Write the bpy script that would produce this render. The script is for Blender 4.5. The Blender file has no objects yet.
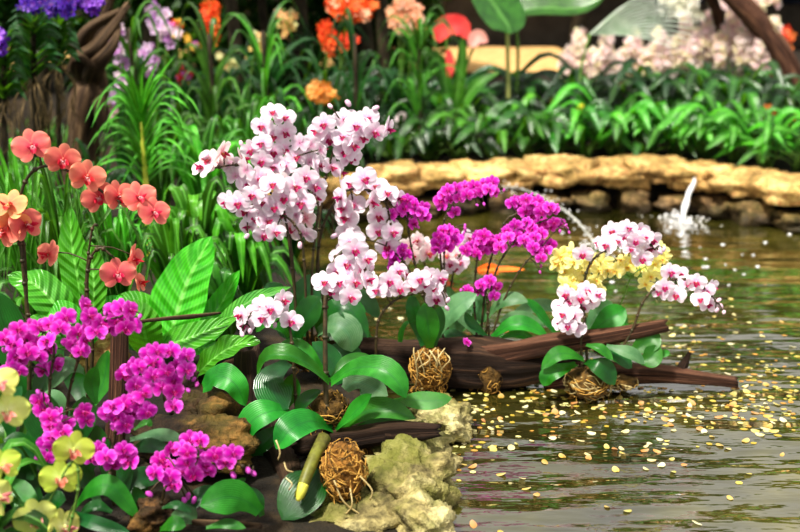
import bpy, math, random
from mathutils import Vector, Matrix, noise

SC = bpy.context.scene
COL = SC.collection
RND = random.Random(7)
U = lambda a, b: RND.uniform(a, b)

# ------------------------------------------------------------------ camera
F = 1111.0
CAM_Z = 1.05
PITCH = math.atan(286.0 / F)
CP, SP = math.cos(PITCH), math.sin(PITCH)
CAM = Vector((0, 0, CAM_Z))


def P(px, py, d):
    """world point seen at pixel (px, py) of the photograph, d metres ahead of the camera"""
    u, v = (px - 400) / F, (266 - py) / F
    dr = Vector((u, CP + v * SP, -SP + v * CP))
    return CAM + dr * (d / dr.y)


def px2m(n, d):
    return n * d / F * 1.02


cd = bpy.data.cameras.new('camera')
cam = bpy.data.objects.new('camera', cd)
COL.objects.link(cam)
cam.location = CAM
cam.rotation_euler = (math.pi / 2 - PITCH, 0, 0)
cd.sensor_width = 36.0
cd.lens = F / 800 * 36
cd.clip_start = 0.05
cd.dof.use_dof = True
cd.dof.focus_distance = 2.5
cd.dof.aperture_fstop = 2.6
SC.camera = cam
SC.view_settings.view_transform = 'Standard'
SC.view_settings.look = 'None'
SC.view_settings.exposure = 0.12
for _lk in ('Medium High Contrast', 'High Contrast'):
    try:
        SC.view_settings.look = _lk
        break
    except TypeError as e_:
        print('LOOK', e_)


# ------------------------------------------------------------------ materials
def lin(c):
    return tuple(((x / 255) / 12.92 if x / 255 <= 0.04045 else ((x / 255 + 0.055) / 1.055) ** 2.4) for x in c)


def rgba(c):
    return (*lin(c), 1)


class NT:
    def __init__(self, name):
        self.m = bpy.data.materials.new(name)
        self.m.use_nodes = True
        self.t = self.m.node_tree
        self.t.nodes.clear()
        self.out = self.n('ShaderNodeOutputMaterial')

    def n(self, typ, **kw):
        nd = self.t.nodes.new(typ)
        for k, v in kw.items():
            if k.startswith('_'):
                setattr(nd, k[1:], v)
            else:
                k = int(k[1:]) if k[0] == 'i' and k[1:].isdigit() else k.replace('_', ' ')
                if isinstance(v, bpy.types.NodeSocket):
                    self.t.links.new(v, nd.inputs[k])
                else:
                    nd.inputs[k].default_value = v
        return nd

    def mix(self, fac, a, b, mode='MIX'):
        nd = self.t.nodes.new('ShaderNodeMix')
        nd.data_type = 'RGBA'
        nd.blend_type = mode
        for i, v in ((0, fac), (6, a), (7, b)):
            if isinstance(v, bpy.types.NodeSocket):
                self.t.links.new(v, nd.inputs[i])
            else:
                nd.inputs[i].default_value = v
        return nd.outputs[2]

    def ramp(self, fac, stops):
        nd = self.t.nodes.new('ShaderNodeValToRGB')
        self.t.links.new(fac, nd.inputs[0])
        el = nd.color_ramp.elements
        while len(el) < len(stops):
            el.new(0.5)
        for e, (p, c) in zip(el, stops):
            e.position = p
            e.color = c if len(c) == 4 else (*c, 1)
        return nd.outputs[0]

    def math(self, op, a, b=0.0):
        nd = self.t.nodes.new('ShaderNodeMath')
        nd.operation = op
        for i, v in ((0, a), (1, b)):
            if isinstance(v, bpy.types.NodeSocket):
                self.t.links.new(v, nd.inputs[i])
            else:
                nd.inputs[i].default_value = v
        return nd.outputs[0]

    def noise(self, vec, scale, detail=3.0, rough=0.55):
        nd = self.n('ShaderNodeTexNoise', Scale=scale, Detail=detail, Roughness=rough)
        self.t.links.new(vec, nd.inputs['Vector'])
        return nd.outputs[0]

    def mapping(self, vec, scale=(1, 1, 1), rot=(0, 0, 0)):
        nd = self.n('ShaderNodeMapping', Scale=scale, Rotation=rot)
        self.t.links.new(vec, nd.inputs['Vector'])
        return nd.outputs[0]

    def bump(self, h, strength=0.5, dist=0.01):
        nd = self.n('ShaderNodeBump', Strength=strength, Distance=dist)
        self.t.links.new(h, nd.inputs['Height'])
        return nd.outputs[0]

    def finish(self, shader):
        self.t.links.new(shader, self.out.inputs[0])
        return self.m


def leaf_mat(name, c_dark, c_light, c_rib, rough=0.38, ribs=0.0, trans=0.25, rib_w=0.06, spec=0.5):
    t = NT(name)
    uv = t.n('ShaderNodeTexCoord').outputs['UV']
    sep = t.n('ShaderNodeSeparateXYZ')
    t.t.links.new(uv, sep.inputs[0])
    u, v = sep.outputs[0], sep.outputs[1]                   # u along the blade, v across -1..1 mapped to 0..1
    geo = t.n('ShaderNodeNewGeometry').outputs['Position']
    rnd = t.n('ShaderNodeObjectInfo').outputs['Random']
    nz = t.noise(geo, 22.0, 3)
    base = t.mix(t.ramp(nz, [(0.3, (0, 0, 0)), (0.7, (1, 1, 1))]), rgba(c_dark), rgba(c_light))
    hsv = t.n('ShaderNodeHueSaturation', Saturation=1.0)
    t.t.links.new(t.math('ADD', t.math('MULTIPLY', rnd, 0.024), 0.472), hsv.inputs['Hue'])
    t.t.links.new(t.math('ADD', t.math('MULTIPLY', rnd, 0.42), 0.66), hsv.inputs['Value'])
    t.t.links.new(base, hsv.inputs['Color'])
    tn = t.n('ShaderNodeAttribute', _attribute_name='Col').outputs['Color']
    col = t.mix(1.0, hsv.outputs[0], tn, 'MULTIPLY')
    av = t.math('ABSOLUTE', t.math('SUBTRACT', v, 0.5))
    rib = t.n('ShaderNodeMapRange', i1=0.0, i2=rib_w, i3=1.0, i4=0.0)
    t.t.links.new(av, rib.inputs[0])
    col = t.mix(t.math('MULTIPLY', rib.outputs[0], 0.6), col, rgba(c_rib))
    # fine lines that run along the blade
    w = t.n('ShaderNodeTexWave', _wave_type='BANDS', _bands_direction='Y', Scale=5.0, Distortion=0.6)
    t.t.links.new(uv, w.inputs['Vector'])
    col = t.mix(0.2, col, w.outputs[0], 'OVERLAY')
    nrm = None
    if ribs:
        # side veins running from the midrib to the edge
        x = t.math('SUBTRACT', t.math('MULTIPLY', u, ribs), t.math('MULTIPLY', av, ribs * 0.35))
        s = t.math('SINE', t.math('MULTIPLY', x, 6.283))
        nrm = t.bump(s, 0.45, 0.008)
        col = t.mix(t.ramp(s, [(0.5, (0, 0, 0)), (1.0, (0.12, 0.12, 0.12))]), col, rgba(c_rib))
    else:
        nrm = t.bump(t.math('ADD', w.outputs[1], nz), 0.3, 0.003)
    b = t.n('ShaderNodeBsdfPrincipled', Roughness=rough)
    b.inputs['Specular IOR Level'].default_value = spec
    t.t.links.new(col, b.inputs['Base Color'])
    t.t.links.new(nrm, b.inputs['Normal'])
    tr = t.n('ShaderNodeBsdfTranslucent')
    t.t.links.new(t.mix(0.5, col, rgba((150, 220, 40)), 'MIX'), tr.inputs['Color'])
    ms = t.n('ShaderNodeMixShader', Fac=trans)
    t.t.links.new(b.outputs[0], ms.inputs[1])
    t.t.links.new(tr.outputs[0], ms.inputs[2])
    return t.finish(ms.outputs[0])


def petal_mat(name, trans=0.35, rough=0.55):
    t = NT(name)
    a = t.n('ShaderNodeAttribute', _attribute_name='Col').outputs['Color']
    geo = t.n('ShaderNodeTexCoord').outputs['Object']
    nz = t.noise(geo, 9.0, 2)
    col = t.mix(0.10, a, nz, 'OVERLAY')
    rnd = t.n('ShaderNodeObjectInfo').outputs['Random']
    hsv = t.n('ShaderNodeHueSaturation')
    t.t.links.new(t.math('ADD', t.math('MULTIPLY', rnd, 0.02), 0.49), hsv.inputs['Hue'])
    t.t.links.new(t.math('ADD', t.math('MULTIPLY', rnd, 0.16), 0.90), hsv.inputs['Value'])
    t.t.links.new(col, hsv.inputs['Color'])
    b = t.n('ShaderNodeBsdfPrincipled', Roughness=rough)
    b.inputs['Specular IOR Level'].default_value = 0.3
    t.t.links.new(hsv.outputs[0], b.inputs['Base Color'])
    tr = t.n('ShaderNodeBsdfTranslucent')
    t.t.links.new(hsv.outputs[0], tr.inputs['Color'])
    ms = t.n('ShaderNodeMixShader', Fac=trans)
    t.t.links.new(b.outputs[0], ms.inputs[1])
    t.t.links.new(tr.outputs[0], ms.inputs[2])
    return t.finish(ms.outputs[0])


def simple_mat(name, c1, c2, scale=20.0, rough=0.7, bump=0.4, bdist=0.004, stretch=(1, 1, 1), spec=0.4, coord='Object'):
    t = NT(name)
    g = t.n('ShaderNodeTexCoord').outputs[coord]
    g = t.mapping(g, stretch)
    nz = t.noise(g, scale, 5, 0.65)
    col = t.mix(t.ramp(nz, [(0.32, (0, 0, 0)), (0.68, (1, 1, 1))]), rgba(c1), rgba(c2))
    b = t.n('ShaderNodeBsdfPrincipled', Roughness=rough)
    b.inputs['Specular IOR Level'].default_value = spec
    t.t.links.new(col, b.inputs['Base Color'])
    t.t.links.new(t.bump(nz, bump, bdist), b.inputs['Normal'])
    return t.finish(b.outputs[0])


def bark_mat(name, dark, mid, top, along=2.0, across=14.0, topf=0.6):
    t = NT(name)
    uv = t.n('ShaderNodeTexCoord').outputs['UV']
    g = t.mapping(uv, (along, across, 1))
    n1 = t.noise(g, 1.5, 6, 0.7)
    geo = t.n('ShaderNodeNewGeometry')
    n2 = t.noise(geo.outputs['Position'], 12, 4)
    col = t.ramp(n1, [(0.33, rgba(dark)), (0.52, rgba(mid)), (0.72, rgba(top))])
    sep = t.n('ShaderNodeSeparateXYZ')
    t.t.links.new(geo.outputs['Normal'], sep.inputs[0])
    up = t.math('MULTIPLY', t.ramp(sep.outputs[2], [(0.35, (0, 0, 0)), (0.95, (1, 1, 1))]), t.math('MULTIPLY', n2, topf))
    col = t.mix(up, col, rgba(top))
    b = t.n('ShaderNodeBsdfPrincipled', Roughness=0.72)
    b.inputs['Specular IOR Level'].default_value = 0.25
    t.t.links.new(col, b.inputs['Base Color'])
    t.t.links.new(t.bump(n1, 0.9, 0.012), b.inputs['Normal'])
    return t.finish(b.outputs[0])


def rock_mat(name, c1, c2, c3, moss=0.5, moss_c=(96, 104, 40), wet=True, w0=0.045):
    t = NT(name)
    geo = t.n('ShaderNodeNewGeometry')
    pos = geo.outputs['Position']
    n1 = t.noise(pos, 7, 5, 0.65)
    n2 = t.noise(pos, 38, 4, 0.7)
    n3 = t.noise(pos, 4.5, 4, 0.7)
    col = t.ramp(n1, [(0.3, rgba(c1)), (0.5, rgba(c2)), (0.68, rgba(c3))])
    col = t.mix(0.8, col, t.ramp(n2, [(.35, (.12, .12, .12)), (.65, (.8, .8, .8))]), 'OVERLAY')
    rnd = t.n('ShaderNodeObjectInfo').outputs['Random']
    hsv = t.n('ShaderNodeHueSaturation')
    t.t.links.new(t.math('ADD', t.math('MULTIPLY', rnd, 0.4), 0.78), hsv.inputs['Value'])
    t.t.links.new(col, hsv.inputs['Color'])
    col = hsv.outputs[0]
    m = t.math('MULTIPLY', t.ramp(n3, [(0.45, (0, 0, 0)), (0.62, (1, 1, 1))]), moss)
    col = t.mix(m, col, rgba(moss_c))
    rough = 0.8
    b = t.n('ShaderNodeBsdfPrincipled')
    if wet:
        sep = t.n('ShaderNodeSeparateXYZ')
        t.t.links.new(pos, sep.inputs[0])
        h = t.math('ADD', sep.outputs[2], t.math('MULTIPLY', n1, 0.03))
        w = t.n('ShaderNodeMapRange', i1=w0, i2=w0 + 0.04, i3=1.0, i4=0.0)
        t.t.links.new(h, w.inputs[0])
        col = t.mix(t.math('MULTIPLY', w.outputs[0], 0.72), col, rgba((34, 30, 22)))
        t.t.links.new(t.math('SUBTRACT', 0.85, t.math('MULTIPLY', w.outputs[0], 0.5)), b.inputs['Roughness'])
    else:
        b.inputs['Roughness'].default_value = rough
    b.inputs['Specular IOR Level'].default_value = 0.3
    t.t.links.new(col, b.inputs['Base Color'])
    t.t.links.new(t.bump(n2, 1.0, 0.014), b.inputs['Normal'])
    return t.finish(b.outputs[0])


M = {}
M['leaf'] = leaf_mat('orchid leaf green', (16, 104, 40), (52, 156, 62), (24, 96, 44), 0.33)
M['leaf_deep'] = leaf_mat('orchid leaf deep green', (10, 66, 34), (30, 108, 52), (14, 70, 40), 0.3, spec=0.6)
M['leaf_pale'] = leaf_mat('orchid leaf grey green', (62, 112, 76), (112, 156, 112), (70, 120, 84), 0.38)
M['leaf_fresh'] = leaf_mat('fresh green blade', (20, 140, 24), (64, 190, 44), (150, 225, 110), 0.3, ribs=9.0, spec=0.6)
M['leaf_frond'] = leaf_mat('pleated frond green', (40, 130, 40), (92, 176, 66), (170, 220, 140), 0.35, ribs=16.0)
M['strap'] = leaf_mat('strap leaf green', (22, 96, 22), (72, 152, 42), (130, 190, 90), 0.35, rib_w=0.12)
M['strap_bright'] = leaf_mat('bright strap leaf', (22, 118, 22), (76, 184, 44), (130, 210, 90), 0.33, rib_w=0.15)
M['strap_dark'] = leaf_mat('dark strap leaf', (12, 56, 30), (30, 92, 40), (70, 120, 70), 0.38)
M['broad'] = leaf_mat('understory leaf green', (18, 84, 26), (52, 134, 42), (120, 180, 90), 0.28, spec=0.7)
M['broad_dark'] = leaf_mat('understory leaf dark', (10, 50, 24), (28, 84, 38), (70, 120, 70), 0.3, spec=0.6)
M['tree_leaf'] = leaf_mat('tree leaf', (12, 50, 16), (40, 96, 28), (80, 120, 50), 0.4)
M['silver_leaf'] = leaf_mat('silvery palm leaf', (190, 214, 190), (240, 248, 238), (245, 250, 245), 0.4)
M['petal'] = petal_mat('orchid petal')
M['stem'] = simple_mat('flower stem', (44, 48, 26), (84, 66, 44), 60, 0.5)
M['stem_green'] = simple_mat('green stem', (70, 110, 40), (120, 150, 70), 40, 0.5)
M['stem_pale'] = simple_mat('pale stem', (150, 160, 90), (190, 190, 120), 30, 0.5)
M['stem_yellow'] = simple_mat('yellow green stem', (170, 180, 60), (214, 206, 90), 30, 0.5)
M['root_dark'] = simple_mat('hanging roots', (60, 48, 30), (140, 118, 80), 40, 0.8)
M['bulb'] = simple_mat('brownish green bulb', (66, 60, 24), (120, 124, 44), 30, 0.5)
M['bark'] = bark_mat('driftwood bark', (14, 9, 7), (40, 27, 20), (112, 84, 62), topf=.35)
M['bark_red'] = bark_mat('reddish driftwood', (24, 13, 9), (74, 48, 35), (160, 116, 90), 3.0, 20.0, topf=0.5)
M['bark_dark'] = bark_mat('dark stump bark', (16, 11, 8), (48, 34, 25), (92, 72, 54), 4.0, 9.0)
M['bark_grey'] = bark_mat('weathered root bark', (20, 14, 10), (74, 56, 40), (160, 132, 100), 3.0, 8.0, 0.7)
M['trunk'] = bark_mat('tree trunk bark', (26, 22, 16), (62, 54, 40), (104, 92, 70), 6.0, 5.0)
M['moss'] = simple_mat('moss and peat', (52, 40, 20), (122, 92, 44), 70, 0.95, 1.0, 0.01)
M['peat'] = simple_mat('coir and moss', (70, 46, 18), (184, 132, 60), 55, 0.95, 1.0, 0.015)
M['fibre'] = simple_mat('straw fibre', (150, 108, 46), (206, 164, 84), 50, 0.9, 0.5)
M['root'] = simple_mat('aerial root', (150, 128, 80), (206, 190, 140), 40, 0.7)
M['rock_far'] = rock_mat('far bank stone', (120, 92, 58), (196, 158, 98), (232, 200, 138), 0.25)
M['rock_wet'] = rock_mat('wet far stone', (48, 38, 26), (98, 78, 52), (160, 130, 90), 0.3)
M['rock_near'] = rock_mat('near bank stone', (64, 58, 36), (150, 138, 92), (204, 194, 144), 0.8, (104, 108, 42), True, -0.012)
M['rock_moss'] = rock_mat('mossy boulder', (20, 14, 9), (58, 42, 24), (150, 108, 58), 0.35, (104, 96, 34), False)


def soil_mat():
    t = NT('bank soil')
    geo = t.n('ShaderNodeNewGeometry')
    pos = geo.outputs['Position']
    n1 = t.noise(pos, 9, 6, 0.7)
    n2 = t.noise(pos, 60, 4, 0.7)
    col = t.ramp(n1, [(0.3, rgba((13, 10, 6))), (0.5, rgba((34, 26, 16))), (0.7, rgba((70, 54, 30)))])
    sep = t.n('ShaderNodeSeparateXYZ')
    t.t.links.new(pos, sep.inputs[0])
    under = t.n('ShaderNodeMapRange', i1=-0.03, i2=0.02, i3=1.0, i4=0.0)
    t.t.links.new(sep.outputs[2], under.inputs[0])
    col = t.mix(under.outputs[0], col, rgba((58, 54, 24)))
    b = t.n('ShaderNodeBsdfPrincipled', Roughness=0.95)
    t.t.links.new(t.mix(0.4, col, n2, 'OVERLAY'), b.inputs['Base Color'])
    t.t.links.new(t.bump(n2, 0.8, 0.02), b.inputs['Normal'])
    return t.finish(b.outputs[0])


def water_mat():
    t = NT('pond water')
    geo = t.n('ShaderNodeNewGeometry')
    pos = geo.outputs['Position']
    n1 = t.noise(pos, 1.6, 4, 0.6)
    n2 = t.noise(pos, 9.0, 4, 0.65)
    col = t.ramp(n1, [(0.3, rgba((26, 28, 9))), (0.52, rgba((58, 57, 21))), (0.72, rgba((102, 96, 42)))])
    col = t.mix(0.5, col, t.ramp(n2, [(0.35, (0.25, 0.25, 0.2)), (0.7, (0.75, 0.75, 0.7))]), 'OVERLAY')
    sw = t.n('ShaderNodeMapping', Rotation=(0, 0, math.radians(9)), Scale=(1.9, 7.5, 1))
    t.t.links.new(pos, sw.inputs['Vector'])
    w1 = t.noise(sw.outputs[0], 1.0, 2, 0.5)
    sw2 = t.n('ShaderNodeMapping', Rotation=(0, 0, math.radians(-14)), Scale=(11.0, 34.0, 1))
    t.t.links.new(pos, sw2.inputs['Vector'])
    w2 = t.noise(sw2.outputs[0], 1.0, 2, 0.5)
    h = t.math('ADD', w1, t.math('MULTIPLY', w2, 0.10))
    sy = t.n('ShaderNodeSeparateXYZ')
    t.t.links.new(pos, sy.inputs[0])
    calm = t.n('ShaderNodeMapRange', i1=2.5, i2=3.6, i3=1.0, i4=0.28)
    t.t.links.new(sy.outputs[1], calm.inputs[0])
    nrm = t.bump(t.math('MULTIPLY', h, calm.outputs[0]), 1.0, 0.04)
    df = t.n('ShaderNodeBsdfDiffuse')
    t.t.links.new(col, df.inputs['Color'])
    t.t.links.new(nrm, df.inputs['Normal'])
    gl = t.n('ShaderNodeBsdfGlossy', Roughness=0.045)
    gl.inputs['Color'].default_value = (0.96, 0.95, 0.95, 1)
    t.t.links.new(nrm, gl.inputs['Normal'])
    fr = t.n('ShaderNodeFresnel', IOR=1.9)
    t.t.links.new(nrm, fr.inputs['Normal'])
    ms = t.n('ShaderNodeMixShader')
    t.t.links.new(t.math('MINIMUM', t.math('MULTIPLY', fr.outputs[0], 1.55), 0.92), ms.inputs[0])
    t.t.links.new(df.outputs[0], ms.inputs[1])
    t.t.links.new(gl.outputs[0], ms.inputs[2])
    return t.finish(ms.outputs[0])


def foam_mat():
    t = NT('foam and spray')
    b = t.n('ShaderNodeBsdfPrincipled', Roughness=0.12)
    b.inputs['Base Color'].default_value = (0.92, 0.92, 0.92, 1)
    b.inputs['Transmission Weight'].default_value = 0.25
    return t.finish(b.outputs[0])


M['soil'] = soil_mat()
M['spray'] = simple_mat('thin water jet', (150, 150, 140), (226, 226, 222), 60, .2, .3)
M['water'] = water_mat()
M['foam'] = foam_mat()
M['path'] = simple_mat('sandy path', (184, 142, 88), (214, 176, 118), 12, 0.9, 0.2)
M['wall'] = simple_mat('back wall render', (74, 66, 58), (104, 94, 82), 5, 0.9, 0.2)
M['wall_tan'] = simple_mat('tan panel', (196, 156, 118), (214, 178, 140), 5, 0.9, 0.2)
M['koi'] = simple_mat('orange koi skin', (240, 96, 24), (250, 130, 40), 14, 0.25, 0.1, spec=0.6)
M['glass'] = simple_mat('dark window', (26, 28, 40), (48, 50, 66), 3, 0.15, 0.0)


# ------------------------------------------------------------------ mesh builder
class MB:
    def __init__(self):
        self.v, self.f, self.mi, self.uv, self.c = [], [], [], [], []

    def add(self, vs, fs, uv=None, col=None, mi=0):
        o = len(self.v)
        self.v.extend(vs)
        self.f.extend(tuple(o + i for i in f) for f in fs)
        self.mi.extend([mi] * len(fs))
        self.uv.extend(uv if uv else [(0.5, 0.5)] * len(vs))
        self.c.extend(col if col else [(1, 1, 1)] * len(vs))

    def mesh(self, name, mats, origin=Vector((0, 0, 0))):
        me = bpy.data.meshes.new(name)
        me.from_pydata([tuple(Vector(p) - origin) for p in self.v], [], self.f)
        for m in (mats if isinstance(mats, (list, tuple)) else [mats]):
            me.materials.append(m)
        me.polygons.foreach_set('material_index', self.mi)
        me.polygons.foreach_set('use_smooth', [True] * len(self.f))
        ul = me.uv_layers.new(name='UVMap')
        li = [0] * len(me.loops)
        me.loops.foreach_get('vertex_index', li)
        flat = []
        for i in li:
            flat.extend(self.uv[i])
        ul.data.foreach_set('uv', flat)
        ca = me.color_attributes.new('Col', 'FLOAT_COLOR', 'POINT')
        flat = []
        for c in self.c:
            flat.extend((c[0], c[1], c[2], 1.0))
        ca.data.foreach_set('color', flat)
        me.update()
        return me

    def build(self, name, mats, parent=None, root=None):
        """root: the thing's Empty; geometry is world space and gets stored relative to it"""
        org = root.location.copy() if root is not None else Vector((0, 0, 0))
        o = bpy.data.objects.new(name, self.mesh(name, mats, org))
        COL.objects.link(o)
        if parent is not None:
            o.parent = parent
        return o

    def top(self, name, mats, origin):
        o = bpy.data.objects.new(name, self.mesh(name, mats, Vector(origin)))
        o.location = origin
        COL.objects.link(o)
        return o


def tag(o, label=None, cat=None, group=None, kind=None):
    for k, v in (('label', label), ('category', cat), ('group', group), ('kind', kind)):
        if v:
            o[k] = v
    return o


def thing(name, label, cat, loc, group=None):
    o = bpy.data.objects.new(name, None)
    o.empty_display_size = 0.02
    o.location = loc
    COL.objects.link(o)
    return tag(o, label, cat, group)


def crom(pts, n):
    """Catmull-Rom through pts, n samples"""
    pts = [Vector(p) for p in pts]
    if len(pts) == 2:
        return [pts[0].lerp(pts[1], i / (n - 1)) for i in range(n)]
    q = [pts[0] * 2 - pts[1]] + pts + [pts[-1] * 2 - pts[-2]]
    out = []
    for i in range(n):
        s = i / (n - 1) * (len(pts) - 1)
        k = min(int(s), len(pts) - 2)
        t = s - k
        a, b, c, d = q[k:k + 4]
        out.append(0.5 * ((2 * b) + (c - a) * t + (2 * a - 5 * b + 4 * c - d) * t * t + (3 * b - a - 3 * c + d) * t ** 3))
    return out


def tangents(c):
    n = len(c)
    r = []
    for i in range(n):
        t = c[min(i + 1, n - 1)] - c[max(i - 1, 0)]
        r.append(t.normalized() if t.length > 1e-9 else Vector((0, 0, 1)))
    return r


def tube(mb, pts, rad, n=10, seg=6, mi=0, col=None, rough=0.0, seed=0.0, cap=True, jag=0.0, freq=3.0):
    c = crom(pts, n) if len(pts) != n else [Vector(p) for p in pts]
    T = tangents(c)
    ref = Vector((0.13, 0.31, 0.94))
    if abs(T[0].dot(ref)) > 0.9:
        ref = Vector((0.9, 0.3, 0.1))
    side = T[0].cross(ref).normalized()
    vs, uv, fs = [], [], []
    L = 0.0
    for i in range(n):
        side = (side - T[i] * side.dot(T[i])).normalized()
        up = T[i].cross(side)
        t = i / (n - 1)
        r = rad(t) if callable(rad) else rad
        if i:
            L += (c[i] - c[i - 1]).length
        for k in range(seg):
            a = k / seg * 2 * math.pi
            dr = side * math.cos(a) + up * math.sin(a)
            rr = r
            p0 = c[i]
            if rough:
                q = Vector((math.cos(a) * 1.3, math.sin(a) * 1.3, L * freq + seed * 9.1))
                rr = r * (1 + rough * noise.noise(q * 1.1) + rough * 0.7 * noise.noise(Vector((q.x * 2.6, q.y * 2.6, q.z * 0.8))))
                if jag and (i == n - 1 or i == 0):
                    s = 1 if i else -1
                    p0 = p0 + T[i] * s * jag * noise.noise(Vector((math.cos(a) * 3.1, math.sin(a) * 3.1, seed)))
            vs.append(p0 + dr * rr)
            uv.append((L, k / seg))
    for i in range(n - 1):
        for k in range(seg):
            k2 = (k + 1) % seg
            fs.append((i * seg + k, i * seg + k2, (i + 1) * seg + k2, (i + 1) * seg + k))
    if cap:
        vs.append(c[0] + T[0] * (jag * 0.4))
        vs.append(c[-1] - T[-1] * (jag * 0.6))
        uv += [(0, 0.5), (L, 0.5)]
        a, b = len(vs) - 2, len(vs) - 1
        for k in range(seg):
            k2 = (k + 1) % seg
            fs.append((a, k2, k))
            fs.append((b, (n - 1) * seg + k, (n - 1) * seg + k2))
    mb.add(vs, fs, uv, [col] * len(vs) if col else None, mi)


def prof_orchid(t):
    if t < 0.55:
        x = t / 0.55
        return 0.34 + 0.66 * (x * x * (3 - 2 * x))
    x = (t - 0.55) / 0.45
    return max(0.0, 1 - x ** 2.1) ** 0.74


def prof_strap(t):
    return (0.75 + 0.25 * min(1, t / 0.2)) * max(0.0, 1 - t ** 2.4) ** 0.9


def prof_blade(t):
    return max(0.0, math.sin(math.pi * min(1, t * 0.93 + 0.07)) ** 0.62) * (1 - 0.12 * t)


def leaf(mb, pts, w, prof=prof_orchid, hint=(0, -0.6, 0.8), fold=0.22, n=12, mi=0, wave=0.0, seed=0.0, curl=0.0, roll=0.0, tone=1.0):
    """one leaf blade: pts run from base to tip (world), w = half width in metres"""
    c = crom(pts, n)
    T = tangents(c)
    H = Vector(hint).normalized()
    S = (-1, -0.62, -0.28, 0, 0.28, 0.62, 1)
    vs, uv, fs = [], [], []
    ps = None
    for i in range(n):
        t = i / (n - 1)
        side = T[i].cross(H)
        if side.length < 0.15:
            side = ps if ps is not None else Vector((1, 0, 0))
        side.normalize()
        if ps is not None and side.dot(ps) < 0:
            side = -side
        if ps is not None:
            side = (side * 0.6 + ps * 0.4).normalized()
        ps = side
        N = side.cross(T[i]).normalized()
        if N.dot(H) < 0:
            N = -N
        if roll:
            side, N = side * math.cos(roll) + N * math.sin(roll), N * math.cos(roll) - side * math.sin(roll)
        ww = w * max(prof(t), 0.015)
        for s in S:
            off = fold * ww * (abs(s) ** 1.3) - curl * ww * s * s
            if wave:
                off += wave * w * abs(s) * math.sin(t * 19 + seed + (2.2 if s > 0 else 0)) * min(1, t * 4)
            vs.append(c[i] + side * (ww * s) + N * off)
            uv.append((t, s * 0.5 + 0.5))
    k = len(S)
    for i in range(n - 1):
        for j in range(k - 1):
            fs.append((i * k + j, i * k + j + 1, (i + 1) * k + j + 1, (i + 1) * k + j))
    mb.add(vs, fs, uv, [(tone, tone, tone)] * len(vs), mi)


# ------------------------------------------------------------------ orchid flowers
def mixc(a, b, t):
    t = max(0.0, min(1.0, t))
    return tuple(x + (y - x) * t for x, y in zip(a, b))


def petal(mb, ang, L, W, colf, prof, z0=0.0, cup=0.1, back=0.0, nt=8, ns=6, start=0.05, ruff=0.0, ph=0.0):
    ca, sa = math.cos(ang), math.sin(ang)
    vs, cs, fs = [], [], []
    for i in range(nt + 1):
        t = math.sin(i / nt * math.pi / 2)
        w = W * prof(t)
        for j in range(ns + 1):
            s = j / ns * 2 - 1
            x = start + (L - start) * t
            y = w * s
            z = z0 + cup * (t * t) * 0.6 - cup * 0.8 * (s * s) * (w / max(W, 1e-6)) * 0.5 - back * t + ruff * math.sin(s * 5 + ph + t * 3) * t
            vs.append((x * ca - y * sa, x * sa + y * ca, z))
            cs.append(colf(t, s))
    k = ns + 1
    for i in range(nt):
        for j in range(ns):
            fs.append((i * k + j, i * k + j + 1, (i + 1) * k + j + 1, (i + 1) * k + j))
    mb.add(vs, fs, None, cs)


def ell(mb, c, r, col, nu=8, nv=6):
    vs, fs = [], []
    for i in range(nv + 1):
        th = math.pi * i / nv
        for k in range(nu):
            a = 2 * math.pi * k / nu
            vs.append((c[0] + r[0] * math.sin(th) * math.cos(a), c[1] + r[1] * math.sin(th) * math.sin(a), c[2] + r[2] * math.cos(th)))
    for i in range(nv):
        for k in range(nu):
            k2 = (k + 1) % nu
            fs.append((i * nu + k, i * nu + k2, (i + 1) * nu + k2, (i + 1) * nu + k))
    mb.add(vs, fs, None, [col] * len(vs))


PAL = {
    # edge, body, centre, vein, lip, lip tip, throat
    'white': [(246, 238, 244), (240, 226, 236), (238, 160, 204), (232, 168, 206), (160, 14, 84), (206, 54, 130), (210, 120, 110)],
    'blush': [(252, 244, 240), (250, 232, 230), (236, 150, 176), (226, 120, 160), (176, 30, 80), (214, 80, 120), (236, 190, 90)],
    'magenta': [(248, 124, 236), (224, 26, 192), (180, 4, 144), (188, 6, 150), (150, 0, 100), (196, 20, 140), (214, 70, 150)],
    'salmon': [(244, 160, 134), (234, 118, 112), (206, 50, 78), (214, 80, 90), (186, 20, 60), (220, 60, 80), (250, 210, 210)],
    'apricot': [(252, 196, 130), (246, 160, 110), (230, 110, 90), (222, 120, 90), (190, 60, 60), (220, 100, 80), (250, 220, 160)],
    'green': [(200, 216, 84), (212, 228, 100), (232, 240, 160), (186, 208, 70), (206, 96, 84), (236, 170, 150), (250, 236, 200)],
    'palegreen': [(218, 226, 116), (228, 232, 140), (244, 244, 200), (210, 220, 110), (206, 110, 110), (240, 180, 170), (250, 236, 200)],
    'yellow': [(252, 248, 176), (250, 244, 150), (244, 232, 120), (246, 238, 130), (244, 214, 100), (252, 246, 200), (230, 170, 90)],
}


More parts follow.
